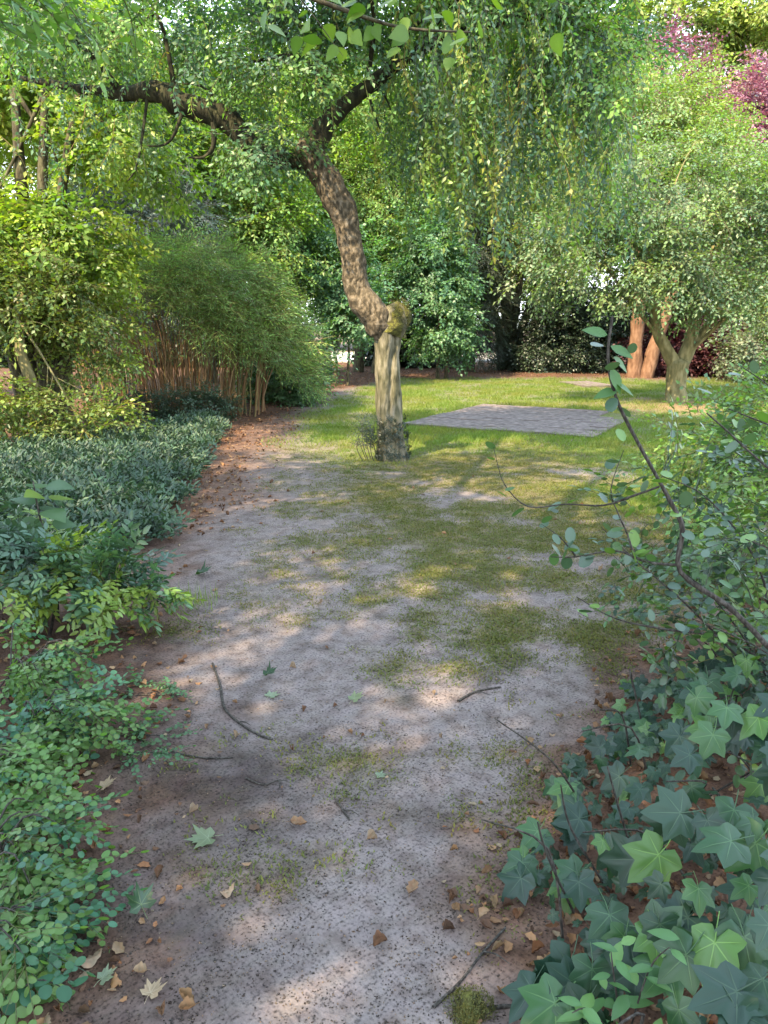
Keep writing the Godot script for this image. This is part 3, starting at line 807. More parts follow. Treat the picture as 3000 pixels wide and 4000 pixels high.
	tree("leafy_tree", "bright green broad-leaved tree rising right behind the bamboo", b, [straight(b, 3.0, 0.16), straight(b + Vector3(1.3, 0, 0.6), 3.2, 0.12)], [
		[Vector3(-4.0, 4.6, -19.4), Vector3(1.9, 1.6, 1.5), 90, 10], [Vector3(-5.8, 5.6, -19.8), Vector3(1.9, 1.8, 1.6), 80, 10], [Vector3(-2.6, 3.6, -19.4), Vector3(1.1, 1.2, 1.1), 50, 9], [Vector3(-4.0, 7.2, -20.4), Vector3(2.2, 1.4, 1.7), 70, 9]], mid_sp.call(bright), 0.08, M.bark_dark)
	b = Vector3(-5.6, 0, -16.6)
	tree("dark_conifer", "dark blue-green evergreen tucked between the hazel and the bamboo", b, [straight(b, 3.2, 0.12)], [
		[Vector3(-5.4, 2.4, -16.4), Vector3(1.0, 1.7, 0.8), 70, 9], [Vector3(-4.3, 3.5, -16.6), Vector3(0.8, 0.7, 0.7), 30, 8]], {"mesh": S.needle, "mat": M.thick, "tints": [Color(0.035, 0.06, 0.05), Color(0.025, 0.045, 0.03), Color(0.05, 0.085, 0.07)], "size": Vector2(1.0, 1.6), "spread": 0.22}, 0.03, M.bark_dark)
	b = Vector3(-1.2, 0, -19.6)
	tree("blue_shrub", "blue-green shrub between the bamboo and the crooked trunk", b, [straight(b, 1.2, 0.05), straight(b + Vector3(0.3, 0, 0), 1.4, 0.04)], [
		[Vector3(-1.25, 2.6, -19.6), Vector3(0.85, 1.1, 0.8), 50, 9], [Vector3(-0.6, 1.7, -19.4), Vector3(0.6, 0.7, 0.6), 26, 8]], near_sp.call(cool).merged({"cat": "shrub"}, true), 0.03, M.bark_dark)
	b = Vector3(-2.1, gy(-2.1, -16.4), -16.4)
	tree("dark_shrub", "low dense green shrub at the bamboo's lawn-side foot", b, [straight(b, 0.6, 0.03)], [
		[Vector3(-2.1, 0.85, -16.2), Vector3(0.75, 0.9, 0.7), 60, 9], [Vector3(-1.75, 0.4, -15.4), Vector3(0.5, 0.4, 0.5), 26, 8]], {"mesh": S.small, "mat": M.leaf, "tints": [Color(0.05, 0.095, 0.035), Color(0.035, 0.07, 0.03)], "size": Vector2(0.9, 1.4), "spread": 0.16, "cat": "shrub"}, 0.02, M.bark_dark)
	b = Vector3(-8.6, 0, -16.5)
	tree("yellow_green_tree", "yellow-green tree filling the upper corner behind the hazel", b, [straight(b, 4.0, 0.18)], [
		[Vector3(-7.6, 6.0, -16.2), Vector3(1.9, 1.6, 1.6), 80, 10], [Vector3(-8.6, 3.4, -15.6), Vector3(1.6, 1.8, 1.4), 60, 9], [Vector3(-5.9, 7.2, -17.0), Vector3(1.6, 1.2, 1.4), 50, 9]], mid_sp.call([Color(0.15, 0.21, 0.03), Color(0.12, 0.18, 0.03)]), 0.08, M.bark_dark)
	for q in [[-11.0, 6.5, "behind the hazel and the bamboo"], [0.9, 1.3, "behind the crooked trunk"]]:
		b = Vector3(q[0], 0, -28.0)
		tree("road_hedge", "long dark hedge along the road " + q[2], b, [straight(b, 1.0, 0.05)], [
			[b + Vector3(-q[1] * 0.5, 0.85, 0), Vector3(q[1] * 0.6, 1.0, 0.6), int(26 * q[1]) + 20, 8], [b + Vector3(q[1] * 0.5, 0.85, 0), Vector3(q[1] * 0.6, 1.0, 0.6), int(26 * q[1]) + 20, 8]],
			{"mesh": S.broad, "mat": M.thick, "tints": dark, "size": Vector2(1.3, 2.0), "spread": 0.25, "low": -0.95, "cat": "hedge"}, 0.02, M.bark_dark)
	# the far wall of trees behind the road
	var where = [[-24, -42, 13, "far tree behind the yellow-green one"], [-16, -46, 16, "far tree above the hazel"], [-9, -42, 15, "far tree above the bamboo's left shoulder"], [-3, -47, 17, "far tree above the bamboo's crest"], [2.5, -43, 15, "far tree above the crooked trunk's fork"], [9.5, -50, 17, "far tree over the dark hedge"], [17, -46, 15, "far tree past the twin red-brown trunks"], [25, -44, 13, "far tree past the purple one"]]
	for q in where:
		b = Vector3(q[0], 0, q[1])
		var h = float(q[2])
		tree("far_tree", "hazy green " + q[3], b, [straight(b, h * 0.45, 0.3)], [
			[b + Vector3(0, h * 0.62, 0), Vector3(4.2, h * 0.36, 3), 90, 10], [b + Vector3(rf(-2, 2), h * 0.26, 1.5), Vector3(4.0, h * 0.22, 2.2), 70, 10], [b + Vector3(2.4, h * 0.45, 0.5), Vector3(2.6, h * 0.22, 2.2), 40, 9]], far_sp.call([Color(0.115, 0.17, 0.05), Color(0.09, 0.14, 0.045), Color(0.13, 0.185, 0.05)]), 0.12, M.bark_dark, "far trees behind the road")
	var road = BoxMesh.new()
	road.size = Vector3(120, 0.3, 9)
	var o = part("road", road, M.road, self)
	o.position = Vector3(0, -0.1, -35.0)
	tag(o, "pale sunlit road glimpsed beyond the garden", "", "", "structure")

func build_left() -> void:
	var b = Vector3(-4.75, gy(-4.75, -11.0), -11.0)
	var st = []
	for q in [[-0.55, -1.0, 0.075], [-0.3, -0.5, 0.09], [-0.02, 0.02, 0.085], [0.2, 0.42, 0.075], [0.4, 0.85, 0.07]]:
		st.append([[b + Vector3(q[0] * 0.6, -0.1, 0), b + Vector3(q[0] * 0.8, 1.4, 0), b + Vector3(q[0], 2.7, 0.1), b + Vector3(q[1], 4.4, 0.1)], [q[2] * 1.5, q[2] * 1.1, q[2], q[2] * 0.6], "stem"])
	tree("hazel", "many-stemmed hazel with sunlit yellow-green leaves at the garden's near corner", b, st, [
		[Vector3(-5.5, 4.9, -12.0), Vector3(1.2, 0.8, 0.8), 54, 9], [Vector3(-4.2, 5.1, -11.8), Vector3(0.9, 0.6, 0.8), 36, 9], [Vector3(-4.2, 2.6, -10.9), Vector3(0.9, 0.5, 0.8), 40, 8], [Vector3(-5.5, 2.4, -10.6), Vector3(0.9, 0.6, 0.8), 40, 8], [Vector3(-3.5, 3.9, -11.2), Vector3(0.7, 0.7, 0.7), 26, 8]],
		{"mesh": S.broad, "mat": M.leaf, "tints": [Color(0.155, 0.215, 0.03), Color(0.12, 0.185, 0.03), Color(0.09, 0.15, 0.03), Color(0.14, 0.185, 0.03)], "size": Vector2(0.75, 1.15), "spread": 0.2}, 0.03, M.bark_dark)
	b = Vector3(-4.55, gy(-4.55, -10.2), -10.2)
	tree("leafy_shrub", "tall loose leafy shrub with a bare grey stem before the bamboo", b, [
		[[b + Vector3(0.1, -0.1, 0.1), b + Vector3(0.05, 0.6, 0.1), b + Vector3(-0.1, 1.2, 0.1), b + Vector3(-0.05, 1.9, 0)], [0.09, 0.07, 0.065, 0.05], "stem"], [[b + Vector3(-0.5, -0.1, 0), b + Vector3(-0.55, 1.0, 0), b + Vector3(-0.4, 2.0, 0)], [0.05, 0.04, 0.03], "stem"]], [
		[Vector3(-4.6, 1.9, -10.2), Vector3(0.95, 0.75, 0.7), 54, 8], [Vector3(-5.1, 0.75, -9.5), Vector3(0.65, 0.7, 0.5), 30, 8], [Vector3(-3.95, 1.35, -10.6), Vector3(0.5, 0.7, 0.5), 20, 7], [Vector3(-3.9, 0.35, -9.9), Vector3(0.6, 0.3, 0.5), 20, 7]],
		{"mesh": S.broad_b, "mat": M.leaf, "tints": [Color(0.085, 0.12, 0.03), Color(0.065, 0.10, 0.03), Color(0.12, 0.16, 0.03)], "size": Vector2(0.6, 0.95), "spread": 0.18, "cat": "shrub"}, 0.02, M.bark_olive)
	# bamboo: a fountain of thin canes
	b = Vector3(-3.5, gy(-3.5, -13.6), -13.6)
	var t = thing("bamboo_clump", "fountain-shaped bamboo clump with reddish brown canes and feathery leaves", "bamboo", b)
	var canes = []
	for k in 6:
		var mb = MB.new()
		var a = rf(0.15, 0.4)
		var pts = []
		for j in 7:
			var s = j / 6.0
			pts.append(Vector3(a * pow(s, 1.8) + 0.9 * a * pow(s, 4.0), 2.5 * s - 0.45 * pow(s, 4.0), rf(-0.02, 0.02)))
		var col = [Color(0.17, 0.095, 0.045), Color(0.13, 0.072, 0.034), Color(0.20, 0.125, 0.062), Color(0.12, 0.09, 0.038), Color(0.15, 0.115, 0.05), Color(0.23, 0.15, 0.08)][k]
		tube(mb, pts, [0.0075, 0.0075, 0.007, 0.0065, 0.005, 0.004, 0.002], 5, col)
		canes.append(mb.mesh())
	for k in 295:
		var x = clampf(rng.randfn() * 0.8 - 0.1, -1.75, 1.35)
		var d = rf(-0.7, 0.7) * sqrt(1.0 - pow(x / 1.9, 2.0))
		var o = b + Vector3(x, -0.02, d + 0.15 * x)
		var turn = atan2(-d * 1.2, x) + rf(-0.9, 0.9)
		piece("cane", canes[rng.randi() % 6], M.plain, t, Transform3D(Basis(Vector3.UP, turn).scaled(Vector3(0.8 + absf(x) * 0.75 + rf(-0.3, 0.3), rf(0.6, 1.02), 1.0)).rotated(Vector3(0, 0, 1), rf(-0.06, 0.06)), o))
	var xs = []
	var cols = []
	var tint = [Color(0.075, 0.125, 0.03), Color(0.095, 0.155, 0.035), Color(0.06, 0.10, 0.03), Color(0.12, 0.18, 0.045)]
	for k in 2600:
		var a = rf(0, TAU)
		var e = rf(0.05, 1.0)
		var d = Vector3(cos(a) * sqrt(1.0 - e * e), e, sin(a) * sqrt(1.0 - e * e))
		var q = pow(rng.randf(), 0.3)
		var o = b + Vector3(0.15, 0.9, 0) + Vector3(d.x * 2.2, d.y * 1.95, d.z * 1.3) * q
		var drop = maxf(0.0, absf(o.x - b.x) - 1.1)
		o.y -= drop * drop * 0.55
		if o.y < lerpf(1.85, 0.75, smoothstep(-0.6, 1.7, o.x - b.x)) + 0.5 * na.get_noise_2d(o.x * 3.5, 3.0) + 0.4 * rng.randf() and rng.randf() < 0.97 and o.x - b.x < 1.9:
			continue
		var x = Vector3(d.x, -0.35 + 0.5 * d.y, d.z) + rv() * 0.6
		xs.append(Transform3D(frame(x, Vector3.UP + rv() * 0.6, rf(0.7, 1.15)), o))
		cols.append(jit(tint[rng.randi() % 4] * 2.4, 0.2))
	cloud("foliage", S.bamboo, M.soft, t, xs, cols)
	b = Vector3(-3.5, gy(-3.5, -12.5), -12.5)
	tree("low_evergreen", "low dark evergreen mound in front of the bamboo canes", b, [[[b + Vector3(0, -0.02, 0), b + Vector3(0.05, 0.15, 0), b + Vector3(0.1, 0.25, 0)], [0.01, 0.008, 0.004], "stem"]], [
		[b + Vector3(0.35, 0.16, 0), Vector3(0.65, 0.2, 0.4), 34, 6], [b + Vector3(-0.5, 0.14, 0.1), Vector3(0.6, 0.16, 0.4), 26, 6]], {"mesh": S.small, "mat": M.gloss, "tints": [Color(0.04, 0.075, 0.04), Color(0.03, 0.058, 0.032)], "size": Vector2(0.5, 0.8), "spread": 0.1, "cat": "shrub"}, 0.0, M.stem)
	# evergreen ground cover beside the path
	xs = []
	cols = []
	var poly = PackedVector2Array([Vector2(-5.2, -7.5), Vector2(-4.3, -9.4), Vector2(-3.3, -10.6), Vector2(-2.9, -12.4), Vector2(-2.35, -11.4), Vector2(-2.1, -9.2), Vector2(-1.95, -7.4), Vector2(-1.75, -6.3), Vector2(-1.55, -5.5), Vector2(-1.8, -5.0), Vector2(-2.6, -4.8), Vector2(-3.6, -5.2)])
	while xs.size() < 5200:
		var x = rf(-5.2, -1.4)
		var z = rf(-12.5, -4.8)
		var n = 0.35 * nb.get_noise_2d(x * 2.0, z * 2.0)
		if not Geometry2D.is_point_in_polygon(Vector2(x + n, z + n), poly):
			continue
		var h = 0.06 + 0.06 * (na.get_noise_2d(x * 3.0, z * 3.0) + 0.5)
		xs.append(Transform3D(frame(Vector3(rf(-1, 1), rf(0.2, 1.0), rf(-1, 1)), Vector3.UP + rv() * 0.5, rf(0.7, 1.2)), Vector3(x, gy(x, z) + h * rf(0.3, 1.2), z)))
		cols.append(jit([Color(0.042, 0.078, 0.045), Color(0.035, 0.062, 0.038), Color(0.055, 0.10, 0.045)][rng.randi() % 3], 0.2))
	var gc = cloud("ground_cover", S.cover, M.cover, self, xs, cols)
	tag(gc, "low evergreen ground cover spreading beside the path", "ground cover", "", "stuff")
	# lilac-like seedling with big leaves
	b = Vector3(-1.78, gy(-1.78, -3.95), -3.95)
	t = thing("seedling_tree", "upright seedling with big heart-shaped leaves rising above the path-side bush", "plant", b)
	part("stem", tube_mesh([b + Vector3(0, -0.03, 0), b + Vector3(0.02, 0.3, 0), b + Vector3(-0.02, 0.55, 0.02), b + Vector3(-0.04, 0.78, 0.02)], [0.009, 0.007, 0.006, 0.003], 6, 4), M.stem, t)
	var big = []
	for k in 4:
		var mb = MB.new()
		leaf(mb, Vector3.ZERO, Vector3(1, 0, 0), Vector3.UP, 0.155, 0.12, 0.07, 0.28, [Color(0.06, 0.12, 0.055), Color(0.045, 0.095, 0.045), Color(0.075, 0.145, 0.06), Color(0.14, 0.21, 0.035)][k], 2)
		big.append(mb.mesh())
	for k in 22:
		var a = k * 2.4
		var h = 0.22 + 0.56 * k / 22.0
		var d = Vector3(cos(a), rf(-0.3, 0.4), sin(a))
		piece("leaf", big[0 if k < 4 else rng.randi() % 4], M.leaf, t, Transform3D(frame(d, Vector3.UP + rv() * 0.4 + Vector3(0.2, 0, 0.5), rf(0.75, 1.2)), b + Vector3(0, h, 0.01) + d * 0.03))
	# bush under it
	b = Vector3(-1.75, gy(-1.75, -3.85), -3.85)
	t = tree("path_side_bush", "low bush with glossy narrow leaves leaning over the dark soil", b, [
		[[b + Vector3(0.1, -0.04, 0), b + Vector3(0.2, 0.15, 0.05), b + Vector3(0.38, 0.28, 0.08)], [0.010, 0.008, 0.004], "stem"], [[b + Vector3(-0.1, -0.04, 0), b + Vector3(-0.1, 0.2, 0.05), b + Vector3(-0.2, 0.35, 0.1)], [0.010, 0.008, 0.004], "stem"], [[b + Vector3(0, -0.04, 0.1), b + Vector3(0.1, 0.2, 0.2), b + Vector3(0.1, 0.35, 0.25)], [0.010, 0.008, 0.004], "stem"]], [
		[b + Vector3(-0.1, 0.32, 0), Vector3(0.36, 0.2, 0.26), 34, 5], [b + Vector3(0.26, 0.26, 0.06), Vector3(0.3, 0.13, 0.2), 22, 5], [b + Vector3(0.48, 0.2, 0.05), Vector3(0.16, 0.07, 0.12), 8, 4], [b + Vector3(-0.45, 0.4, 0.0), Vector3(0.3, 0.25, 0.25), 22, 5]],
		{"mesh": spray(14, 0.17, 0.058, 0.022, Color(1, 1, 1), 0.2, 1, 0.25, 1), "mat": M.gloss, "tints": [Color(0.05, 0.10, 0.055), Color(0.04, 0.08, 0.05), Color(0.06, 0.115, 0.05), Color(0.13, 0.19, 0.03)], "size": Vector2(0.8, 1.2), "spread": 0.045, "cat": "bush", "low": -0.4}, 0.0, M.stem)  # the yellow tint paints some leaves as if lit by the sun
	# snowberry-like shoots along the near edge
	var spots = [[-1.62, -3.05, 0.30, 0.36, "furthest from the camera, by the glossy bush"], [-1.42, -2.72, 0.34, 0.30, "third from the near end"], [-1.46, -2.28, 0.30, 0.30, "with the tallest leafy arch"], [-1.15, -1.9, 0.22, 0.26, "beside the orange dead leaf"], [-1.06, -1.62, 0.2, 0.22, "nearest the camera, over the curled beige leaves"]]
	for q in spots:
		b = Vector3(q[0], gy(q[0], q[1]), q[1])
		t = thing("snowberry", "low arching shrub with small round blue-green leaves, " + q[4], "shrub", b, "low round-leaved shrubs on the path's edge")
		xs = []
		cols = []
		for k in 11:
			var a = rf(-0.9, 0.9) if k % 3 else rf(0, TAU)
			var L = q[2] * rf(0.6, 1.25)
			var e = b + Vector3(cos(a) * L, q[3] * rf(0.15, 0.6), sin(a) * L * 0.9)
			var top = b.lerp(e, 0.55) + Vector3(0, q[3] * 0.45, 0)
			part("stem", tube_mesh([b + Vector3(rf(-0.1, 0.1), -0.03, rf(-0.1, 0.1)), top, e], [0.004, 0.003, 0.0015], 4, 4), M.stem, t)
			for j in 7:
				var s = 0.25 + 0.75 * j / 6.0
				var o = b.lerp(top, s / 0.55) if s < 0.55 else top.lerp(e, (s - 0.55) / 0.45)
				xs.append(Transform3D(frame(Vector3(cos(a), -0.15, sin(a)) + rv() * 0.7, Vector3.UP + rv() * 0.3, rf(0.6, 0.95)), o))
				cols.append(jit([Color(0.05, 0.135, 0.07), Color(0.04, 0.11, 0.058), Color(0.05, 0.125, 0.055), Color(0.085, 0.16, 0.04)][mini(rng.randi() % 12, 3)] * 1.3, 0.16))
		cloud("foliage", S.round, M.leaf, t, xs, cols)
	# a few larger leaflets at the bottom corner
	b = Vector3(-0.83, gy(-0.83, -1.5), -1.5)
	t = thing("round_leaved_sprig", "sprig of large rounded leaflets over beige dead leaves", "plant", b)
	var rl = []
	for k in 2:
		var mb = MB.new()
		leaf(mb, Vector3.ZERO, Vector3(1, 0, 0), Vector3.UP, 0.05, 0.036, 0.06, 0.12, [Color(0.05, 0.14, 0.075), Color(0.04, 0.115, 0.06)][k], 3)
		rl.append(mb.mesh())
	part("stem", tube_mesh([b + Vector3(-0.12, -0.02, 0.05), b + Vector3(0, 0.09, 0), b + Vector3(0.1, 0.08, 0.02)], [0.003, 0.0025, 0.001], 4, 4), M.stem, t)
	for k in 11:
		var s = k / 10.0
		var o = b + Vector3(-0.1 + 0.2 * s, 0.02 + 0.08 * sin(s * 2.2), 0.04 - 0.03 * s)
		piece("leaf", rl[k % 2], M.leaf, t, Transform3D(frame(Vector3(0.5, 0.0, (1 if k % 2 else -1) * 0.9), Vector3.UP + rv() * 0.25, rf(0.8, 1.1)), o))

func build_right() -> void:
	# ivy bank
	var b = Vector3(0.95, gy(0.95, -1.9), -1.9)
	var t = thing("ivy", "bank of glossy dark ivy with pale-veined lobed leaves at the path's edge", "ivy", b)
	var lv = []
	var cs = [Color(0.020, 0.048, 0.024), Color(0.026, 0.062, 0.027), Color(0.014, 0.036, 0.02), Color(0.035, 0.085, 0.027), Color(0.06, 0.125, 0.028)]
	for k in 5:
		lv.append(lobed_leaf("ivy", cs[k], Color(cs[k].r * 1.8 + 0.012, cs[k].g * 1.6 + 0.012, cs[k].b * 1.5 + 0.008), [-0.25, -0.5, 0.25, -0.4, -0.3][k], [0.2, -0.2, 0.3, 0.1, -0.3][k]))
	var made = 0
	var tries = 0
	while made < 285 and tries < 6000:
		tries += 1
		var z = rf(-3.1, -1.15)
		var x = lerpf(lerp_list(z, EDGE_R) - 0.02, -0.5 * z + 0.25, rng.randf())
		var inside = x - lerp_list(z, EDGE_R)
		var top = 0.06 + 0.42 * smoothstep(0.0, 0.6, inside) + 0.07 * nb.get_noise_2d(x * 4.0, z * 4.0)
		if z < -2.5:
			top *= 0.6
		var y = gy(x, z) + 0.02 + top * pow(rng.randf(), 0.45)
		var nrm = (Vector3(-0.35, 0.75, 0.55) + rv() * 0.55).normalized()
		var d = (Vector3(-0.6, -0.5, 0.5) + rv() * 0.8)
		d = (d - nrm * d.dot(nrm)).normalized()
		var s = rf(0.036, 0.074) * (1.5 if z > -1.75 else 1.25 if z > -2.3 else 0.95)
		var pick = rng.randi() % 9
		piece("leaf", lv[pick if pick < 5 else pick % 3], M.ivy, t, Transform3D(frame(d, nrm, s), Vector3(x, y, z)))
		made += 1
	var ux = []
	var uc = []
	for k in 620:
		var z = rf(-3.3, -1.15)
		var x = lerpf(lerp_list(z, EDGE_R) + 0.02, -0.55 * z + 0.4, rng.randf())
		var top = 0.03 + 0.3 * smoothstep(0.0, 0.6, x - lerp_list(z, EDGE_R))
		ux.append(Transform3D(frame(Vector3(rf(-1, 1), -0.3, rf(-1, 1)), Vector3(-0.2, 0.8, 0.4) + rv() * 0.5, rf(0.022, 0.045)), Vector3(x, gy(x, z) + 0.015 + top * rng.randf(), z)))
		uc.append(jit(Color(1, 1, 1), 0.25))
	cloud("undergrowth", lv[0], M.ivy, t, ux, uc)
	for k in 26:
		var z = rf(-2.9, -1.2)
		var x = lerp_list(z, EDGE_R) + rf(0.1, 0.8)
		var p0 = Vector3(x, gy(x, z) - 0.01, z)
		var p1 = p0 + Vector3(rf(-0.15, 0.1), rf(0.12, 0.3), rf(-0.1, 0.15))
		part("stem", tube_mesh([p0, p1, p1 + Vector3(rf(-0.25, 0.05), rf(-0.05, 0.2), rf(-0.05, 0.25))], [0.004, 0.0035, 0.002], 5, 4), M.stem, t)
	# bright young climber shoot in front of it
	b = Vector3(0.45, gy(0.45, -1.42), -1.42)
	t = thing("climber_shoot", "fresh pale green climber shoot poking out of the ivy near the bottom", "plant", b)
	var yl = []
	for k in 3:
		var mb = MB.new()
		leaf(mb, Vector3.ZERO, Vector3(1, 0, 0), Vector3.UP, 0.062, 0.026, 0.1, 0.3, [Color(0.10, 0.22, 0.075), Color(0.08, 0.18, 0.06), Color(0.13, 0.25, 0.07)][k], 1)
		yl.append(mb.mesh())
	for q in [[Vector3(0.05, 0.25, 0.0), 9], [Vector3(-0.05, 0.17, 0.08), 8], [Vector3(0.16, 0.3, 0.04), 8], [Vector3(0.1, 0.12, 0.14), 7]]:
		var e = b + q[0]
		part("stem", tube_mesh([b + Vector3(0.1, -0.02, 0), b.lerp(e, 0.6) + Vector3(0.03, 0.04, 0), e], [0.003, 0.0025, 0.001], 4, 4), M.stem, t)
		for k in q[1]:
			var s = 0.35 + 0.65 * k / (q[1] - 1.0)
			var o = b.lerp(e, s) + Vector3(0.02, 0.02, 0)
			var a = k * 2.3
			piece("leaf", yl[k % 3], M.leaf, t, Transform3D(frame(Vector3(cos(a), rf(0.0, 0.5), sin(a)), Vector3.UP + rv() * 0.4, rf(0.7, 1.2)), o))
	# thorny shrub with arching dark stems and small round leaves
	b = Vector3(1.62, gy(1.62, -2.55), -2.55)
	t = thing("arching_shrub", "loose shrub with long arching dark stems and small oval bluish leaves over the ivy", "shrub", b)
	var ol = []
	for k in 5:
		var mb = MB.new()
		leaf(mb, Vector3.ZERO, Vector3(1, 0, 0), Vector3.UP, 0.05, 0.034, 0.06, 0.15, [Color(0.05, 0.09, 0.055), Color(0.04, 0.075, 0.045), Color(0.06, 0.12, 0.045), Color(0.10, 0.18, 0.035), Color(0.07, 0.11, 0.07)][k], 3)
		ol.append(mb.mesh())
	var stems = [
		[[Vector3(1.62, -0.03, -2.5), Vector3(1.35, 0.45, -2.3), Vector3(1.17, 0.635, -2.2), Vector3(1.04, 0.76, -2.2), Vector3(0.885, 0.87, -2.2), Vector3(0.88, 1.0, -2.2), Vector3(0.84, 1.08, -2.2), Vector3(0.715, 1.28, -2.2), Vector3(0.655, 1.39, -2.2), Vector3(0.625, 1.5, -2.2), Vector3(0.63, 1.61, -2.2)], 0.0105, 15],
		[[Vector3(0.80, 1.13, -2.2), Vector3(0.74, 1.09, -2.25), Vector3(0.67, 1.05, -2.3), Vector3(0.58, 1.03, -2.4), Vector3(0.47, 1.01, -2.45), Vector3(0.4, 1.07, -2.5), Vector3(0.37, 1.15, -2.5), Vector3(0.355, 1.21, -2.5)], 0.0035, 13],
		[[Vector3(0.885, 0.89, -2.2), Vector3(0.80, 0.885, -2.25), Vector3(0.72, 0.905, -2.3), Vector3(0.61, 0.87, -2.35), Vector3(0.53, 0.87, -2.35)], 0.005, 16],
		[[Vector3(0.77, 0.89, -2.27), Vector3(0.75, 0.96, -2.3), Vector3(0.72, 1.02, -2.3), Vector3(0.69, 1.1, -2.3), Vector3(0.72, 1.22, -2.3)], 0.0035, 12],
		[[Vector3(0.61, 0.87, -2.35), Vector3(0.56, 0.93, -2.36), Vector3(0.50, 0.97, -2.38)], 0.003, 8],
		[[Vector3(1.5, 0.3, -2.6), Vector3(1.2, 0.52, -2.5), Vector3(0.98, 0.56, -2.5), Vector3(0.8, 0.6, -2.5), Vector3(0.66, 0.68, -2.5)], 0.006, 16],
		[[Vector3(1.4, 0.3, -2.7), Vector3(1.15, 0.55, -2.75), Vector3(0.95, 0.72, -2.75), Vector3(0.8, 0.86, -2.75)], 0.005, 18],
		[[Vector3(1.62, 0.0, -2.6), Vector3(1.5, 0.6, -2.5), Vector3(1.35, 1.0, -2.4), Vector3(1.12, 1.22, -2.4), Vector3(1.0, 1.32, -2.4)], 0.007, 26],
		[[Vector3(1.7, 0.0, -2.7), Vector3(1.6, 0.7, -2.6), Vector3(1.45, 1.15, -2.6), Vector3(1.2, 1.3, -2.7)], 0.007, 28],
		[[Vector3(1.7, 0.0, -2.4), Vector3(1.5, 0.5, -2.3), Vector3(1.3, 0.85, -2.2), Vector3(1.02, 1.0, -2.1)], 0.006, 26],
		[[Vector3(1.62, 0.0, -2.9), Vector3(1.5, 0.6, -2.9), Vector3(1.3, 0.9, -3.0), Vector3(1.1, 1.0, -3.0)], 0.006, 26],
		[[Vector3(1.7, 0.0, -2.5), Vector3(1.5, 0.3, -2.3), Vector3(1.25, 0.55, -2.3), Vector3(1.0, 0.66, -2.35)], 0.006, 26],
		[[Vector3(1.8, 0.0, -3.0), Vector3(1.75, 0.8, -3.0), Vector3(1.62, 1.25, -3.1), Vector3(1.45, 1.42, -3.2)], 0.006, 26],
		[[Vector3(1.6, 0.0, -2.6), Vector3(1.4, 0.4, -2.8), Vector3(1.2, 0.62, -2.9), Vector3(1.05, 0.6, -3.0)], 0.005, 22]]
	for q in stems:
		var pts = smooth_path(q[0], 4)
		var rad = []
		for k in pts.size():
			rad.append(q[1] * (1.0 - 0.72 * k / (pts.size() - 1.0)))
		var mb = MB.new()
		tube(mb, pts, rad, 6, Color.WHITE, 0.25)
		part("stem", mb.mesh(), M.stem, t)
		for k in q[2]:
			var s = (0.25 if q[1] > 0.0058 else 0.08) + (0.92 if q[1] < 0.0058 else 0.75) * (k + rf(0, 0.8)) / q[2]
			var o = pts[clampi(int(s * (pts.size() - 1)), 0, pts.size() - 1)]
			o += gauss() * (0.012 if q[1] < 0.0058 else 0.03)
			var d = rv() + Vector3(-0.2, 0.3, 0.3)
			piece("leaf", ol[mini(rng.randi() % 6, 4)], M.gloss, t, Transform3D(frame(d, Vector3.UP + rv() * 0.6, rf(0.7, 1.15)), o))
	var top_leaf = MB.new()
	leaf(top_leaf, Vector3.ZERO, Vector3(1, 0, 0), Vector3.UP, 0.075, 0.036, 0.1, 0.3, Color(0.07, 0.15, 0.045), 1)
	var tl = top_leaf.mesh()
	for q in [[0.63, 1.53, 0.6, -0.2, 0.3], [0.64, 1.50, 0.9, -0.5, -0.2], [0.635, 1.47, 0.5, -0.9, 0.4], [0.65, 1.43, 0.9, -0.35, 0.2], [0.62, 1.56, -0.8, 0.3, 0.2], [0.66, 1.41, -0.9, -0.1, 0.3]]:
		piece("leaf", tl, M.leaf, t, Transform3D(frame(Vector3(q[2], q[3], q[4]), Vector3(0.2, 0.7, 0.6) + rv() * 0.3, rf(0.8, 1.1)), Vector3(q[0], q[1], -2.2)))
	# leafy mass of the same shrub further in
	var xs = []
	var cols = []
	for k in 300:
		var x = rf(1.1, 2.0)
		var z = rf(-3.7, -2.3)
		var y = rf(0.15, 1.0) * smoothstep(0.6, 1.7, x - 0.25 * (z + 2.6)) + 0.12
		xs.append(Transform3D(frame(rv() + Vector3(-0.4, 0.3, 0.3), Vector3.UP + rv() * 0.5, rf(0.7, 1.05)), Vector3(x, y, z)))
		cols.append(jit([Color(0.05, 0.09, 0.045), Color(0.04, 0.075, 0.045), Color(0.065, 0.125, 0.04), Color(0.11, 0.18, 0.03)][rng.randi() % 4], 0.15))
	cloud("foliage", S.oval, M.gloss, t, xs, cols)
	# light green bush behind, towards the lawn
	b = Vector3(2.45, gy(2.45, -5.3), -5.3)
	tree("lawn_edge_bush", "sunlit light green bush between the arching shrub and the lawn", b, [
		[[b, b + Vector3(0, 0.4, 0), b + Vector3(-0.1, 0.8, 0)], [0.015, 0.01, 0.006], "stem"], [[b + Vector3(0.2, 0, 0), b + Vector3(0.3, 0.5, 0), b + Vector3(0.4, 0.9, 0)], [0.015, 0.01, 0.006], "stem"]], [
		[Vector3(2.35, 0.72, -5.2), Vector3(0.35, 0.38, 0.35), 26, 5], [Vector3(2.75, 0.7, -5.4), Vector3(0.4, 0.5, 0.4), 30, 6], [Vector3(2.35, 0.35, -4.5), Vector3(0.4, 0.35, 0.4), 24, 6]],
		{"mesh": S.broad_b, "mat": M.leaf, "tints": [Color(0.12, 0.19, 0.045), Color(0.09, 0.15, 0.04), Color(0.07, 0.12, 0.05)], "size": Vector2(0.4, 0.62), "spread": 0.09, "cat": "bush"}, 0.0, M.stem)

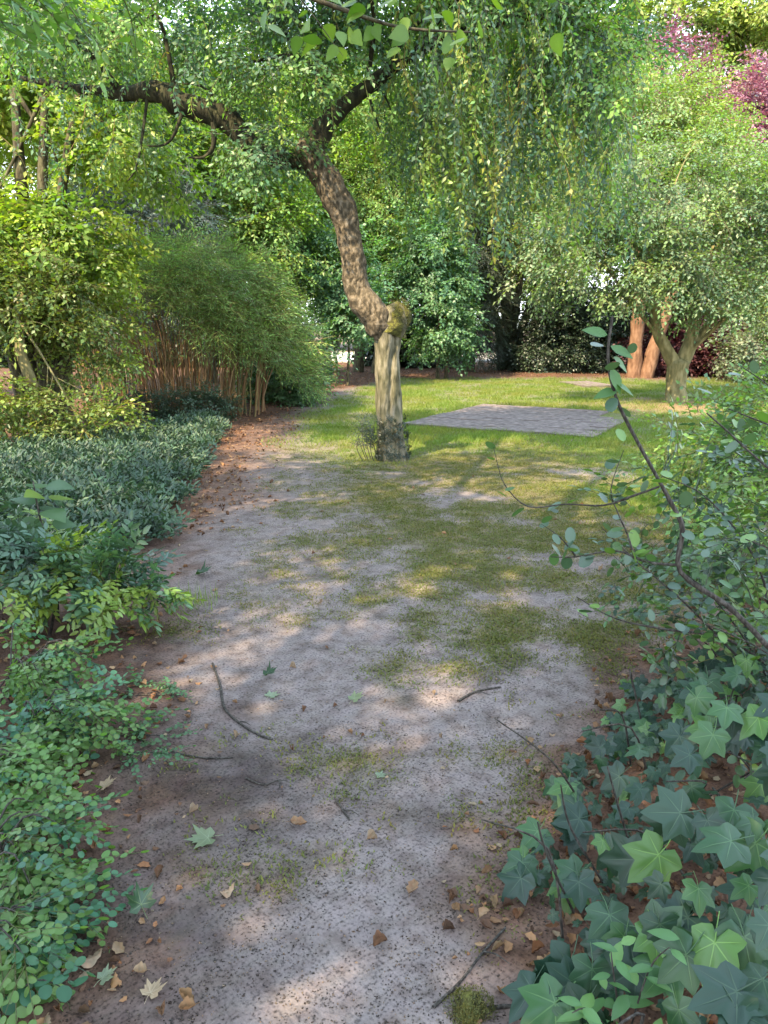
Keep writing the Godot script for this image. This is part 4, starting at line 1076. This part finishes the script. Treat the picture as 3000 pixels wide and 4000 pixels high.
func build_terrace() -> void:
	var a = Vector3(0.29, 0, -12.12)
	var ux = Vector3(2.55, 0, 1.45).normalized()
	var uz = Vector3(ux.z, 0, -ux.x)
	var t = Node3D.new()
	t.name = "paved_terrace"
	add_child(t)
	t.position = a
	tag(t, "small square terrace of worn grey slabs let into the lawn", "", "", "structure")
	var bx = BoxMesh.new()
	bx.size = Vector3(0.296, 0.05, 0.296)
	for i in 10:
		for j in 11:
			if i > 7 and j > 6 + (9 - i):
				continue
			var p = a + ux * (0.15 + 0.3 * i) + uz * (0.15 + 0.3 * j)
			p.y = maxf(gy(p.x, p.z), 0.0) + 0.004 + rf(-0.003, 0.004)
			var bs = Basis(ux, Vector3.UP, -uz) * Basis.from_euler(Vector3(rf(-0.006, 0.006), rf(-0.006, 0.006), rf(-0.006, 0.006)))
			piece("paving_slab", bx, M.slab if rng.randf() < 0.6 else M.slab_b, t, Transform3D(bs, p))
	var s = BoxMesh.new()
	s.size = Vector3(0.8, 0.05, 1.4)
	var o = MeshInstance3D.new()
	o.name = "stone_slab"
	o.mesh = s
	o.material_override = M.slab
	add_child(o)
	o.position = Vector3(5.15, gy(5.15, -19.8) + 0.02, -19.8)
	o.rotation.y = 0.25
	tag(o, "lone pale slab lying flat in the lawn beyond the terrace", "slab")

func build_cover() -> void:
	# grass and moss
	var mb = MB.new()
	for k in 9:
		var a = rf(0, TAU)
		var o = Vector3(rf(-0.05, 0.05), 0, rf(-0.05, 0.05))
		var d = Vector3(cos(a) * 0.35, 1, sin(a) * 0.35).normalized()
		var h = rf(0.02, 0.045)
		var sd = d.cross(Vector3(rf(-1, 1), 0, rf(-1, 1))).normalized() * 0.0022
		var c = jit(Color(1, 1, 1), 0.25)
		var p0 = mb.p(o + sd, c)
		var p1 = mb.p(o - sd, c)
		var p2 = mb.p(o + d * h + Vector3(cos(a), 0, sin(a)) * h * 0.4, c)
		mb.t(p0, p1, p2, Vector3(sd.z, 0.2, -sd.x))
	var tuft = mb.mesh()
	var moss = S.moss
	var gx = []
	var gcol = []
	var mx = []
	var mcol = []
	for k in 120000:
		var z = -pow(rf(1.05, 4.75), 2.0)
		var half = 1.0 - z * 0.56
		var x = rf(-half, half)
		if x < -3.0 or x > 12.0:
			continue
		var w = soil(x, z)
		var q = rng.randf()
		if Vector2(x - 2.12, z + 12.9).length() < 2.3:
			var rel = Vector3(x - 0.29, 0, z + 12.12)
			var ux = Vector3(2.55, 0, 1.45).normalized()
			var i = rel.dot(ux)
			var j = rel.dot(Vector3(ux.z, 0, -ux.x))
			var edge = 0.07 * nc.get_noise_2d(x * 6.0, z * 6.0)
			if i > 0.03 + edge and i < 2.97 + edge and j > 0.03 + edge and j < 3.27 + edge and (q > 0.05 or i < 2.3):
				continue
		if q < w[3] * 0.9:
			gx.append(Transform3D(Basis(Vector3.UP, rf(0, TAU)).scaled(Vector3.ONE * rf(0.7, 1.3) * (1.0 if z > -10.0 else 1.5)), Vector3(x, gy(x, z) - 0.002, z)))
			gcol.append(jit(Color(0.15, 0.215, 0.028).lerp(Color(0.23, 0.215, 0.045), clampf(nb.get_noise_2d(x, z) + 0.2, 0, 0.7)), 0.15))
		elif q < w[3] * 0.9 + w[2] * 0.8:
			mx.append(Transform3D(Basis(Vector3.UP, rf(0, TAU)).scaled(Vector3.ONE * rf(0.8, 1.5)), Vector3(x, gy(x, z) - 0.002, z)))
			mcol.append(jit(Color(0.14, 0.128, 0.02).lerp(Color(0.10, 0.118, 0.025), rng.randf()), 0.2))
	tag(cloud("grass", tuft, M.soft, self, gx, gcol), "short patchy lawn grass", "grass", "", "stuff")
	tag(cloud("moss", moss, M.soft, self, mx, mcol), "olive moss patches on the sand", "moss", "", "stuff")
	# a tall tuft beside the path
	var b = Vector3(-1.1, gy(-1.1, -4.2), -4.2)
	var t = thing("grass_tuft", "tuft of longer pale grass beside the path", "grass tuft", b)
	mb = MB.new()
	for k in 120:
		var o = b + Vector3(rf(-0.14, 0.14), 0, rf(-0.1, 0.1))
		var a = rf(0, TAU)
		leaf(mb, o, Vector3(cos(a) * 0.7, 1, sin(a) * 0.7), Vector3(cos(a), 0.2, sin(a)), rf(0.06, 0.15), 0.004, 0.1, 0.3, jit(Color(0.16, 0.22, 0.05), 0.25), 0)
	part("blades", mb.mesh(), M.soft, t, "stuff")
	# crumbs of dark earth on the sand
	mb = MB.new()
	var sp = []
	for k in 8:
		sp.append(mb.p(rv() * rf(0.6, 1.0), Color(1, 1, 1)))
	for i in 8:
		for j in range(i + 1, 8):
			for l in range(j + 1, 8):
				if rng.randf() < 0.35:
					mb.t(sp[i], sp[j], sp[l], mb.v[sp[i]] + mb.v[sp[j]] + mb.v[sp[l]])
	var crumb = mb.mesh()
	var xs = []
	var cols = []
	while xs.size() < 26000:
		var z = -pow(rf(1.08, 2.5), 2.0)
		var x = rf(lerp_list(z, EDGE_L) - 0.1, minf(lerp_list(z, EDGE_R) + 0.1, 2.5))
		if rng.randf() > 0.35 + 0.9 * maxf(nc.get_noise_2d(x * 4.0, z * 4.0) + 0.2, 0.0):
			continue
		xs.append(Transform3D(Basis.from_euler(gauss()).scaled(Vector3(1, 0.6, 1) * rf(0.0012, 0.0042) * (1.8 if rng.randf() < 0.07 else 1.0)), Vector3(x, gy(x, z) + 0.001, z)))
		cols.append(jit(Color(0.05, 0.038, 0.03) if rng.randf() < 0.75 else Color(0.16, 0.11, 0.07), 0.3))
	tag(cloud("soil_crumbs", crumb, M.plain, self, xs, cols), "dark crumbs of earth strewn over the sand", "soil", "", "stuff")
	# leaf litter
	mb = MB.new()
	var dead = crumpled(3, Color(1, 1, 1))
	xs = []
	cols = []
	var tints = [Color(0.17, 0.085, 0.04), Color(0.12, 0.06, 0.03), Color(0.22, 0.125, 0.06), Color(0.085, 0.046, 0.027), Color(0.25, 0.165, 0.095)]
	var n = 0
	while n < 100000:
		n += 1
		var z = -pow(rf(1.05, 5.1), 2.0)
		var half = 1.0 - z * 0.56
		var x = rf(-half, half)
		if x < -4.5 or x > 12.0:
			continue
		var w = soil(x, z)
		if rng.randf() > w[0] * (0.85 if z < -6.0 else 0.28) + 0.0012 + 0.005 * w[1]:
			continue
		var L = rf(0.014, 0.045) * (1.0 if rng.randf() < 0.8 else 0.5)
		xs.append(Transform3D(Basis.from_euler(Vector3(rf(-0.4, 0.4), rf(0, TAU), rf(-0.4, 0.4))).scaled(Vector3(L, L * rf(-1.5, 2.0), L * rf(0.5, 1.5))), Vector3(x, gy(x, z) + rf(0.003, 0.012), z)))
		cols.append(jit(tints[rng.randi() % 5], 0.25))
	tag(cloud("leaf_litter", dead, M.dry, self, xs, cols), "brown leaf litter under the shrubs and along the path", "leaf litter", "", "stuff")

func lay(o: Node3D, x: float, z: float, turn: float, s: float, tilt = 0.0, lift = 0.004) -> void:
	o.transform = Transform3D(Basis(Vector3.UP, turn) * Basis(Vector3(0, 0, 1), tilt) * Basis.from_scale(Vector3(s, s * (1.6 if s < 0.05 else 1.0), s * (0.75 if s < 0.03 else 1.0))), Vector3(x, gy(x, z) + lift, z))

func fallen(mesh, mat, label, x, z, turn, s, tilt = 0.0, lift = 0.004, group = "") -> void:
	var o = MeshInstance3D.new()
	o.name = numbered("fallen_leaf")
	o.mesh = mesh
	o.material_override = mat
	add_child(o, true)
	lay(o, x, z, turn, s, tilt, lift)
	tag(o, label, "leaf", group)

func build_details() -> void:
	var green = lobed_leaf("maple", Color(0.17, 0.21, 0.115), Color(0.25, 0.29, 0.17), 0.55, 0.3)
	var green_dk = lobed_leaf("maple", Color(0.03, 0.065, 0.028), Color(0.10, 0.15, 0.06), 1.5, -0.5)
	var pale = lobed_leaf("maple", Color(0.24, 0.29, 0.19), Color(0.32, 0.36, 0.25), 0.25, 0.1)
	var tan = lobed_leaf("maple", Color(0.26, 0.19, 0.115), Color(0.33, 0.26, 0.17), 0.5, 0.25)
	var curl = []
	for k in 6:
		curl.append(crumpled(k, [Color(0.20, 0.12, 0.066), Color(0.125, 0.066, 0.036), Color(0.235, 0.165, 0.105)][k % 3]))
	fallen(green, M.leaf, "large pale green lobed leaf lying flat on dark soil by the path's middle", -0.56, -2.14, 3.4, 0.075, 0.0, 0.012)
	fallen(green_dk, M.gloss, "dark green folded leaf standing on edge near the bottom of the path", -0.67, -1.81, 2.2, 0.062, 0.8, 0.035)
	fallen(pale, M.leaf, "pale green lobed leaf beside a brown one at the far end of the stick", -0.5, -3.11, 1.0, 0.05)
	fallen(green_dk, M.leaf, "dark grey-green curled leaf furthest up the bare sand", -0.54, -3.29, 0.4, 0.055, 0.2, 0.015)
	fallen(green, M.leaf, "narrow light green leaf slanting across the sand in mid path", -0.13, -3.07, 0.7, 0.055, 0.3, 0.015)
	fallen(pale, M.leaf, "small whitish green leaf beside the sunlit mossy spot", -0.02, -2.51, 0.2, 0.036)
	fallen(tan, M.dry, "beige crumpled lobed leaf flat on the sand at the bottom edge", -0.57, -1.55, 1.2, 0.045, 0.0, 0.01)
	fallen(pale, M.leaf, "green leaf with pale edges among dead leaves near the bottom corner", -0.70, -1.59, 0.6, 0.04, 0.3, 0.015)
	fallen(green_dk, M.leaf, "grey-green leaf lying on the sand next to the grass tuft", -1.18, -4.72, 0.2, 0.085, 0.2, 0.02)
	fallen(tan, M.dry, "brown withered leaf at the edge of the shrubs above the dark soil", -0.98, -2.4, 0.5, 0.05, 0.3, 0.015)
	fallen(curl[1], M.dry, "bright rust-brown dead leaf under the round-leaved shrub", -1.05, -2.04, 0.8, 0.07, 0.2, 0.012)
	fallen(curl[0], M.dry, "tan dead leaf pointing up the path in the nearest sand", 0.08, -1.92, 1.2, 0.05, 0.2, 0.012)
	fallen(curl[1], M.dry, "small dark brown curled leaf alone on the nearest grey sand", -0.01, -1.72, 0.2, 0.04, 0.2, 0.012)
	fallen(curl[0], M.dry, "pinkish tan leaf in the small sunlit patch of the near path", -0.28, -2.22, -0.3, 0.06, 0.1, 0.01)
	fallen(curl[2], M.dry, "beige curled leaf lying beside its hooked stalk on the near sand", -0.45, -1.9, 0.5, 0.045, 0.1, 0.01)
	fallen(curl[2], M.dry, "beige boat-shaped leaf on dark soil near the bottom corner", -0.75, -1.65, 0.5, 0.06, 0.1, 0.012)
	fallen(curl[0], M.dry, "light brown leaf half under the bottom corner's green sprig", -0.86, -1.54, 2.2, 0.07, 0.2, 0.012)
	fallen(curl[2], M.dry, "orange-tan leaf resting against the far end of the ivy", 0.84, -2.63, 0.3, 0.07, 0.1, 0.012)
	var zones = [
		["small crumpled leaf scattered on the bare sandy path", -0.5, 0.35, -3.6, -1.6, 16], ["small dead leaf on the mossy ground below the crooked tree", -0.8, 1.6, -8.0, -3.8, 18],
		["small dead leaf on the dark soil at the shrubs' edge", -1.15, -0.6, -3.6, -1.7, 14], ["small dead leaf on the strip of soil by the ivy", 0.35, 0.95, -3.4, -2.0, 8]]
	for q in zones:
		for k in q[5]:
			var pick = rng.randi() % 6
			var hue = ["tan", "dark brown", "beige"][pick % 3]
			fallen(curl[pick], M.dry, q[0].replace("small", "small " + hue), rf(q[1], q[2]), rf(q[3], q[4]), rf(0, TAU), rf(0.014, 0.034), rf(-0.4, 0.4), 0.006, hue + " " + q[0])
	# sticks
	var sticks = [
		["long thin bent stick lying across the sand beside the dark soil", [[-0.82, -3.42], [-0.74, -3.2], [-0.68, -3.0], [-0.6, -2.88], [-0.5, -2.78], [-0.44, -2.75]], 0.0065],
		["dark forked twig lying against the ivy at the bottom", [[0.12, -1.53], [0.19, -1.6], [0.26, -1.69], [0.33, -1.77]], 0.005],
		["short dark twig beside the footprint in the sand", [[-0.165, -2.36], [-0.14, -2.3], [-0.115, -2.25]], 0.005],
		["thin crooked twig among dead leaf stalks on the dark soil", [[-0.86, -2.66], [-0.76, -2.62], [-0.66, -2.6], [-0.57, -2.61]], 0.004],
		["pale curved leaf stalk at the middle of the dark soil patch", [[-0.5, -2.48], [-0.43, -2.44], [-0.38, -2.47], [-0.37, -2.42]], 0.003],
		["dark twig lying in moss further up the path", [[0.32, -3.05], [0.4, -3.12], [0.52, -3.16]], 0.006]]
	for q in sticks:
		var p0 = Vector3(q[1][0][0], gy(q[1][0][0], q[1][0][1]), q[1][0][1])
		var t = thing("stick", q[0], "stick", p0)
		var pts = []
		var rad = []
		for k in q[1].size():
			pts.append(Vector3(q[1][k][0], gy(q[1][k][0], q[1][k][1]) + q[2] * 0.6 + rf(0, 0.004), q[1][k][1]))
			rad.append(q[2] * (1.0 - 0.5 * k / q[1].size()))
		part("shoot", tube_mesh(pts, rad, 6, 4, 0.3), M.stem, t)
		var mid = pts[pts.size() / 2]
		part("side_twig", tube_mesh([mid, mid + Vector3(0.03, 0.008, 0.015), mid + Vector3(0.06, 0.012, 0.05)], [q[2] * 0.6, q[2] * 0.4, q[2] * 0.2], 5, 3), M.stem, t)
	# knob of mossy root at the bottom
	var b = Vector3(0.21, gy(0.21, -1.52), -1.52)
	var mb = MB.new()
	tube(mb, smooth_path([b + Vector3(0.0, -0.02, 0), b + Vector3(0, 0.01, 0), b + Vector3(0.0, 0.03, 0), b + Vector3(0.005, 0.042, 0)], 4), smooth_num([0.034, 0.03, 0.022, 0.01], 4), 14, Color.WHITE, 0.6)
	var t2 = thing("mossy_root_knob", "small mossy root knob beside the ivy at the bottom edge", "root", b)
	part("knob", mb.mesh(), M.moss, t2)
	var kx = []
	var kc = []
	for k in 170:
		var a = rf(0, TAU)
		var h = rng.randf()
		var o = b + Vector3(cos(a) * 0.042 * sqrt(1.0 - h * h), 0.035 * h, sin(a) * 0.036 * sqrt(1.0 - h * h)) * (1.0 + 0.35 * sin(a * 3.0 + h * 4.0))
		kx.append(Transform3D(frame(Vector3(-sin(a), 0, cos(a)), o - b + Vector3(0, 0.01, 0), rf(0.3, 0.6)), o))
		kc.append(jit(Color(0.10, 0.095, 0.025), 0.3))
	cloud("moss_cushion", S.moss, M.soft, t2, kx, kc)
	part("root", tube_mesh([b + Vector3(0.02, 0.0, 0), b + Vector3(0.08, 0.004, -0.01), b + Vector3(0.16, -0.01, -0.02)], [0.008, 0.006, 0.004], 6, 4, 0.3), M.stem, t2)
	# weeds creeping out from the shrubs
	for q in [[-1.0, -3.1, "on the dark soil by the stick's far end"], [-0.9, -2.62, "half way down the shrubs' edge"], [-0.95, -2.75, "with a bright yellow-green tip"]]:
		b = Vector3(q[0], gy(q[0], q[1]), q[1])
		var t = thing("creeping_weed", "small creeping round-leaved weed " + q[2], "weed", b, "creeping weeds on the soil")
		var xs = []
		var cols = []
		for k in 9:
			xs.append(Transform3D(frame(Vector3(rf(-1, 1), 0.1, rf(-1, 1)), Vector3.UP + rv() * 0.2, rf(0.4, 0.7)), b + Vector3(rf(-0.12, 0.12), rf(0.01, 0.05), rf(-0.07, 0.07))))
			cols.append(jit(Color(0.07, 0.15, 0.06), 0.2))
		part("stem", tube_mesh([b + Vector3(-0.12, 0.0, 0), b + Vector3(0, 0.012, 0.01), b + Vector3(0.12, 0.002, 0)], [0.003, 0.003, 0.0015], 4, 3), M.stem, t)
		cloud("foliage", S.round, M.leaf, t, xs, cols)

func build_shade() -> void:
	# the big tree beside the camera, whose crown shades the near path, with unseen masses added to shade the terrace, and whose lowest branch hangs into view
	var b = Vector3(-4.6, 0, 3.2)
	var t = tree("overhanging_tree", "large broad-leaved tree beside the path, its lowest leaves hanging in from above", b, [straight(b, 6.0, 0.3, Vector3(0.4, 0, -0.5))], [
		[Vector3(-4.4, 8.2, 1.4), Vector3(2.4, 1.0, 2.2), 84, 8], [Vector3(-2.6, 8.8, -1.6), Vector3(2.2, 0.8, 2.0), 38, 8], [Vector3(-6.2, 8.4, -1.6), Vector3(2.0, 1.0, 2.2), 34, 8], [Vector3(-2.0, 9.4, 3.4), Vector3(2.3, 1.0, 2.2), 66, 8], [Vector3(-5.6, 7.8, 4.6), Vector3(2.2, 1.1, 2.2), 50, 8], [Vector3(-1.2, 9.4, -5.0), Vector3(1.8, 0.7, 1.6), 22, 8], [Vector3(-2.4, 9.0, -7.0), Vector3(1.7, 0.7, 1.5), 34, 8]],
		{"mesh": S.broad, "mat": M.leaf, "tints": [Color(0.09, 0.155, 0.03), Color(0.07, 0.125, 0.03)], "size": Vector2(1.1, 1.7), "spread": 0.34}, 0.09, M.bark_dark)
	crown(t, "hanging_foliage", [[Vector3(-2.6, 3.9, -5.3), Vector3(0.7, 0.22, 0.6), 17, 3]], spray(15, 0.45, 0.105, 0.058, Color(1, 1, 1), 0.22, 2, 0.35, 2), M.leaf, [Color(0.07, 0.125, 0.035), Color(0.055, 0.105, 0.035)], Vector2(0.8, 1.2), 0.2)
	part("branch", tube_mesh([Vector3(-4.2, 6.0, 2.7), Vector3(-3.8, 5.2, -1.5), Vector3(-3.0, 4.3, -4.4), Vector3(-2.2, 3.95, -5.4)], [0.05, 0.035, 0.02, 0.006], 7, 5, 0.2), M.bark_dark, t)
	var lb = []
	for k in 3:
		var mb = MB.new()
		leaf(mb, Vector3.ZERO, Vector3(1, 0, 0), Vector3.UP, 0.105, 0.085, 0.06, 0.22, [Color(0.11, 0.19, 0.03), Color(0.08, 0.15, 0.03), Color(0.13, 0.21, 0.035)][k], 2)
		lb.append(mb.mesh())
	for q in [[[Vector3(-4.6, 6.2, -0.6), Vector3(-2.4, 4.6, -3.0), Vector3(-0.9, 3.5, -4.4), Vector3(-0.1, 3.12, -4.5), Vector3(0.45, 3.05, -4.5)], 46], [[Vector3(-2.4, 4.6, -3.0), Vector3(-1.2, 3.7, -4.0), Vector3(-0.55, 3.25, -4.2), Vector3(-0.2, 2.85, -4.2)], 26], [[Vector3(-0.9, 3.5, -4.4), Vector3(0.2, 3.5, -4.8), Vector3(1.1, 3.3, -4.9)], 22]]:
		var pts = smooth_path(q[0], 5)
		var rad = []
		for k in pts.size():
			rad.append((0.03 if q[1] > 40 else 0.009) * (1.0 - 0.88 * k / (pts.size() - 1.0)))
		var mb = MB.new()
		tube(mb, pts, rad, 6, Color.WHITE, 0.2)
		part("branch", mb.mesh(), M.bark_dark, t)
		for k in q[1]:
			var s = 0.5 + 0.5 * (k + rf(0, 0.9)) / q[1]
			var o = pts[clampi(int(s * (pts.size() - 1)), 0, pts.size() - 1)] + gauss() * 0.09
			piece("leaf", lb[rng.randi() % 3], M.leaf, t, Transform3D(frame(rv() + Vector3(0.2, -0.8, 0.2), Vector3.UP * 0.6 + rv(), rf(0.7, 1.2)), o))

# ---------------------------------------------------------------- the scene
func _ready() -> void:
	rng.seed = 7
	na.seed = 1
	na.frequency = 0.5
	na.fractal_octaves = 3
	nb.seed = 2
	nb.frequency = 0.7
	nb.fractal_octaves = 3
	nc.seed = 3
	nc.frequency = 0.8
	nc.fractal_octaves = 2
	var cam = Camera3D.new()
	cam.name = "camera"
	cam.position = Vector3(0, 1.6, 0)
	cam.rotation_degrees = Vector3(-13.94, 0, 0)
	cam.fov = 67.0
	cam.near = 0.05
	cam.far = 400.0
	add_child(cam)
	var env = Environment.new()
	var sky = Sky.new()
	var sm = ProceduralSkyMaterial.new()
	sm.sky_top_color = Color(0.70, 0.78, 0.88)
	sm.sky_horizon_color = Color(0.93, 0.95, 0.97)
	sm.sky_curve = 0.18
	sm.sky_energy_multiplier = 1.28
	sm.ground_bottom_color = Color(0.3, 0.32, 0.25)
	sm.ground_horizon_color = Color(0.6, 0.65, 0.6)
	sm.sun_angle_max = 2.0
	sky.sky_material = sm
	env.background_mode = Environment.BG_SKY
	env.sky = sky
	env.tonemap_mode = Environment.TONE_MAPPER_LINEAR
	env.tonemap_exposure = 3.85
	env.sdfgi_enabled = true
	env.ssao_enabled = true
	env.ssil_enabled = true
	var we = WorldEnvironment.new()
	we.name = "surroundings"
	we.environment = env
	add_child(we)
	var sun = DirectionalLight3D.new()
	sun.name = "sun"
	sun.light_energy = 1.6
	sun.light_color = Color(1.0, 0.91, 0.76)
	sun.light_angular_distance = 0.5
	sun.shadow_enabled = true
	add_child(sun)
	sun.look_at_from_position(Vector3(-4.2, 8.2, 5.4), Vector3.ZERO)
	build_materials()
	build_sprays()
	build_ground()
	build_terrace()
	build_main_tree()
	build_back()
	build_left()
	build_right()
	build_shade()
	build_cover()
	build_details()
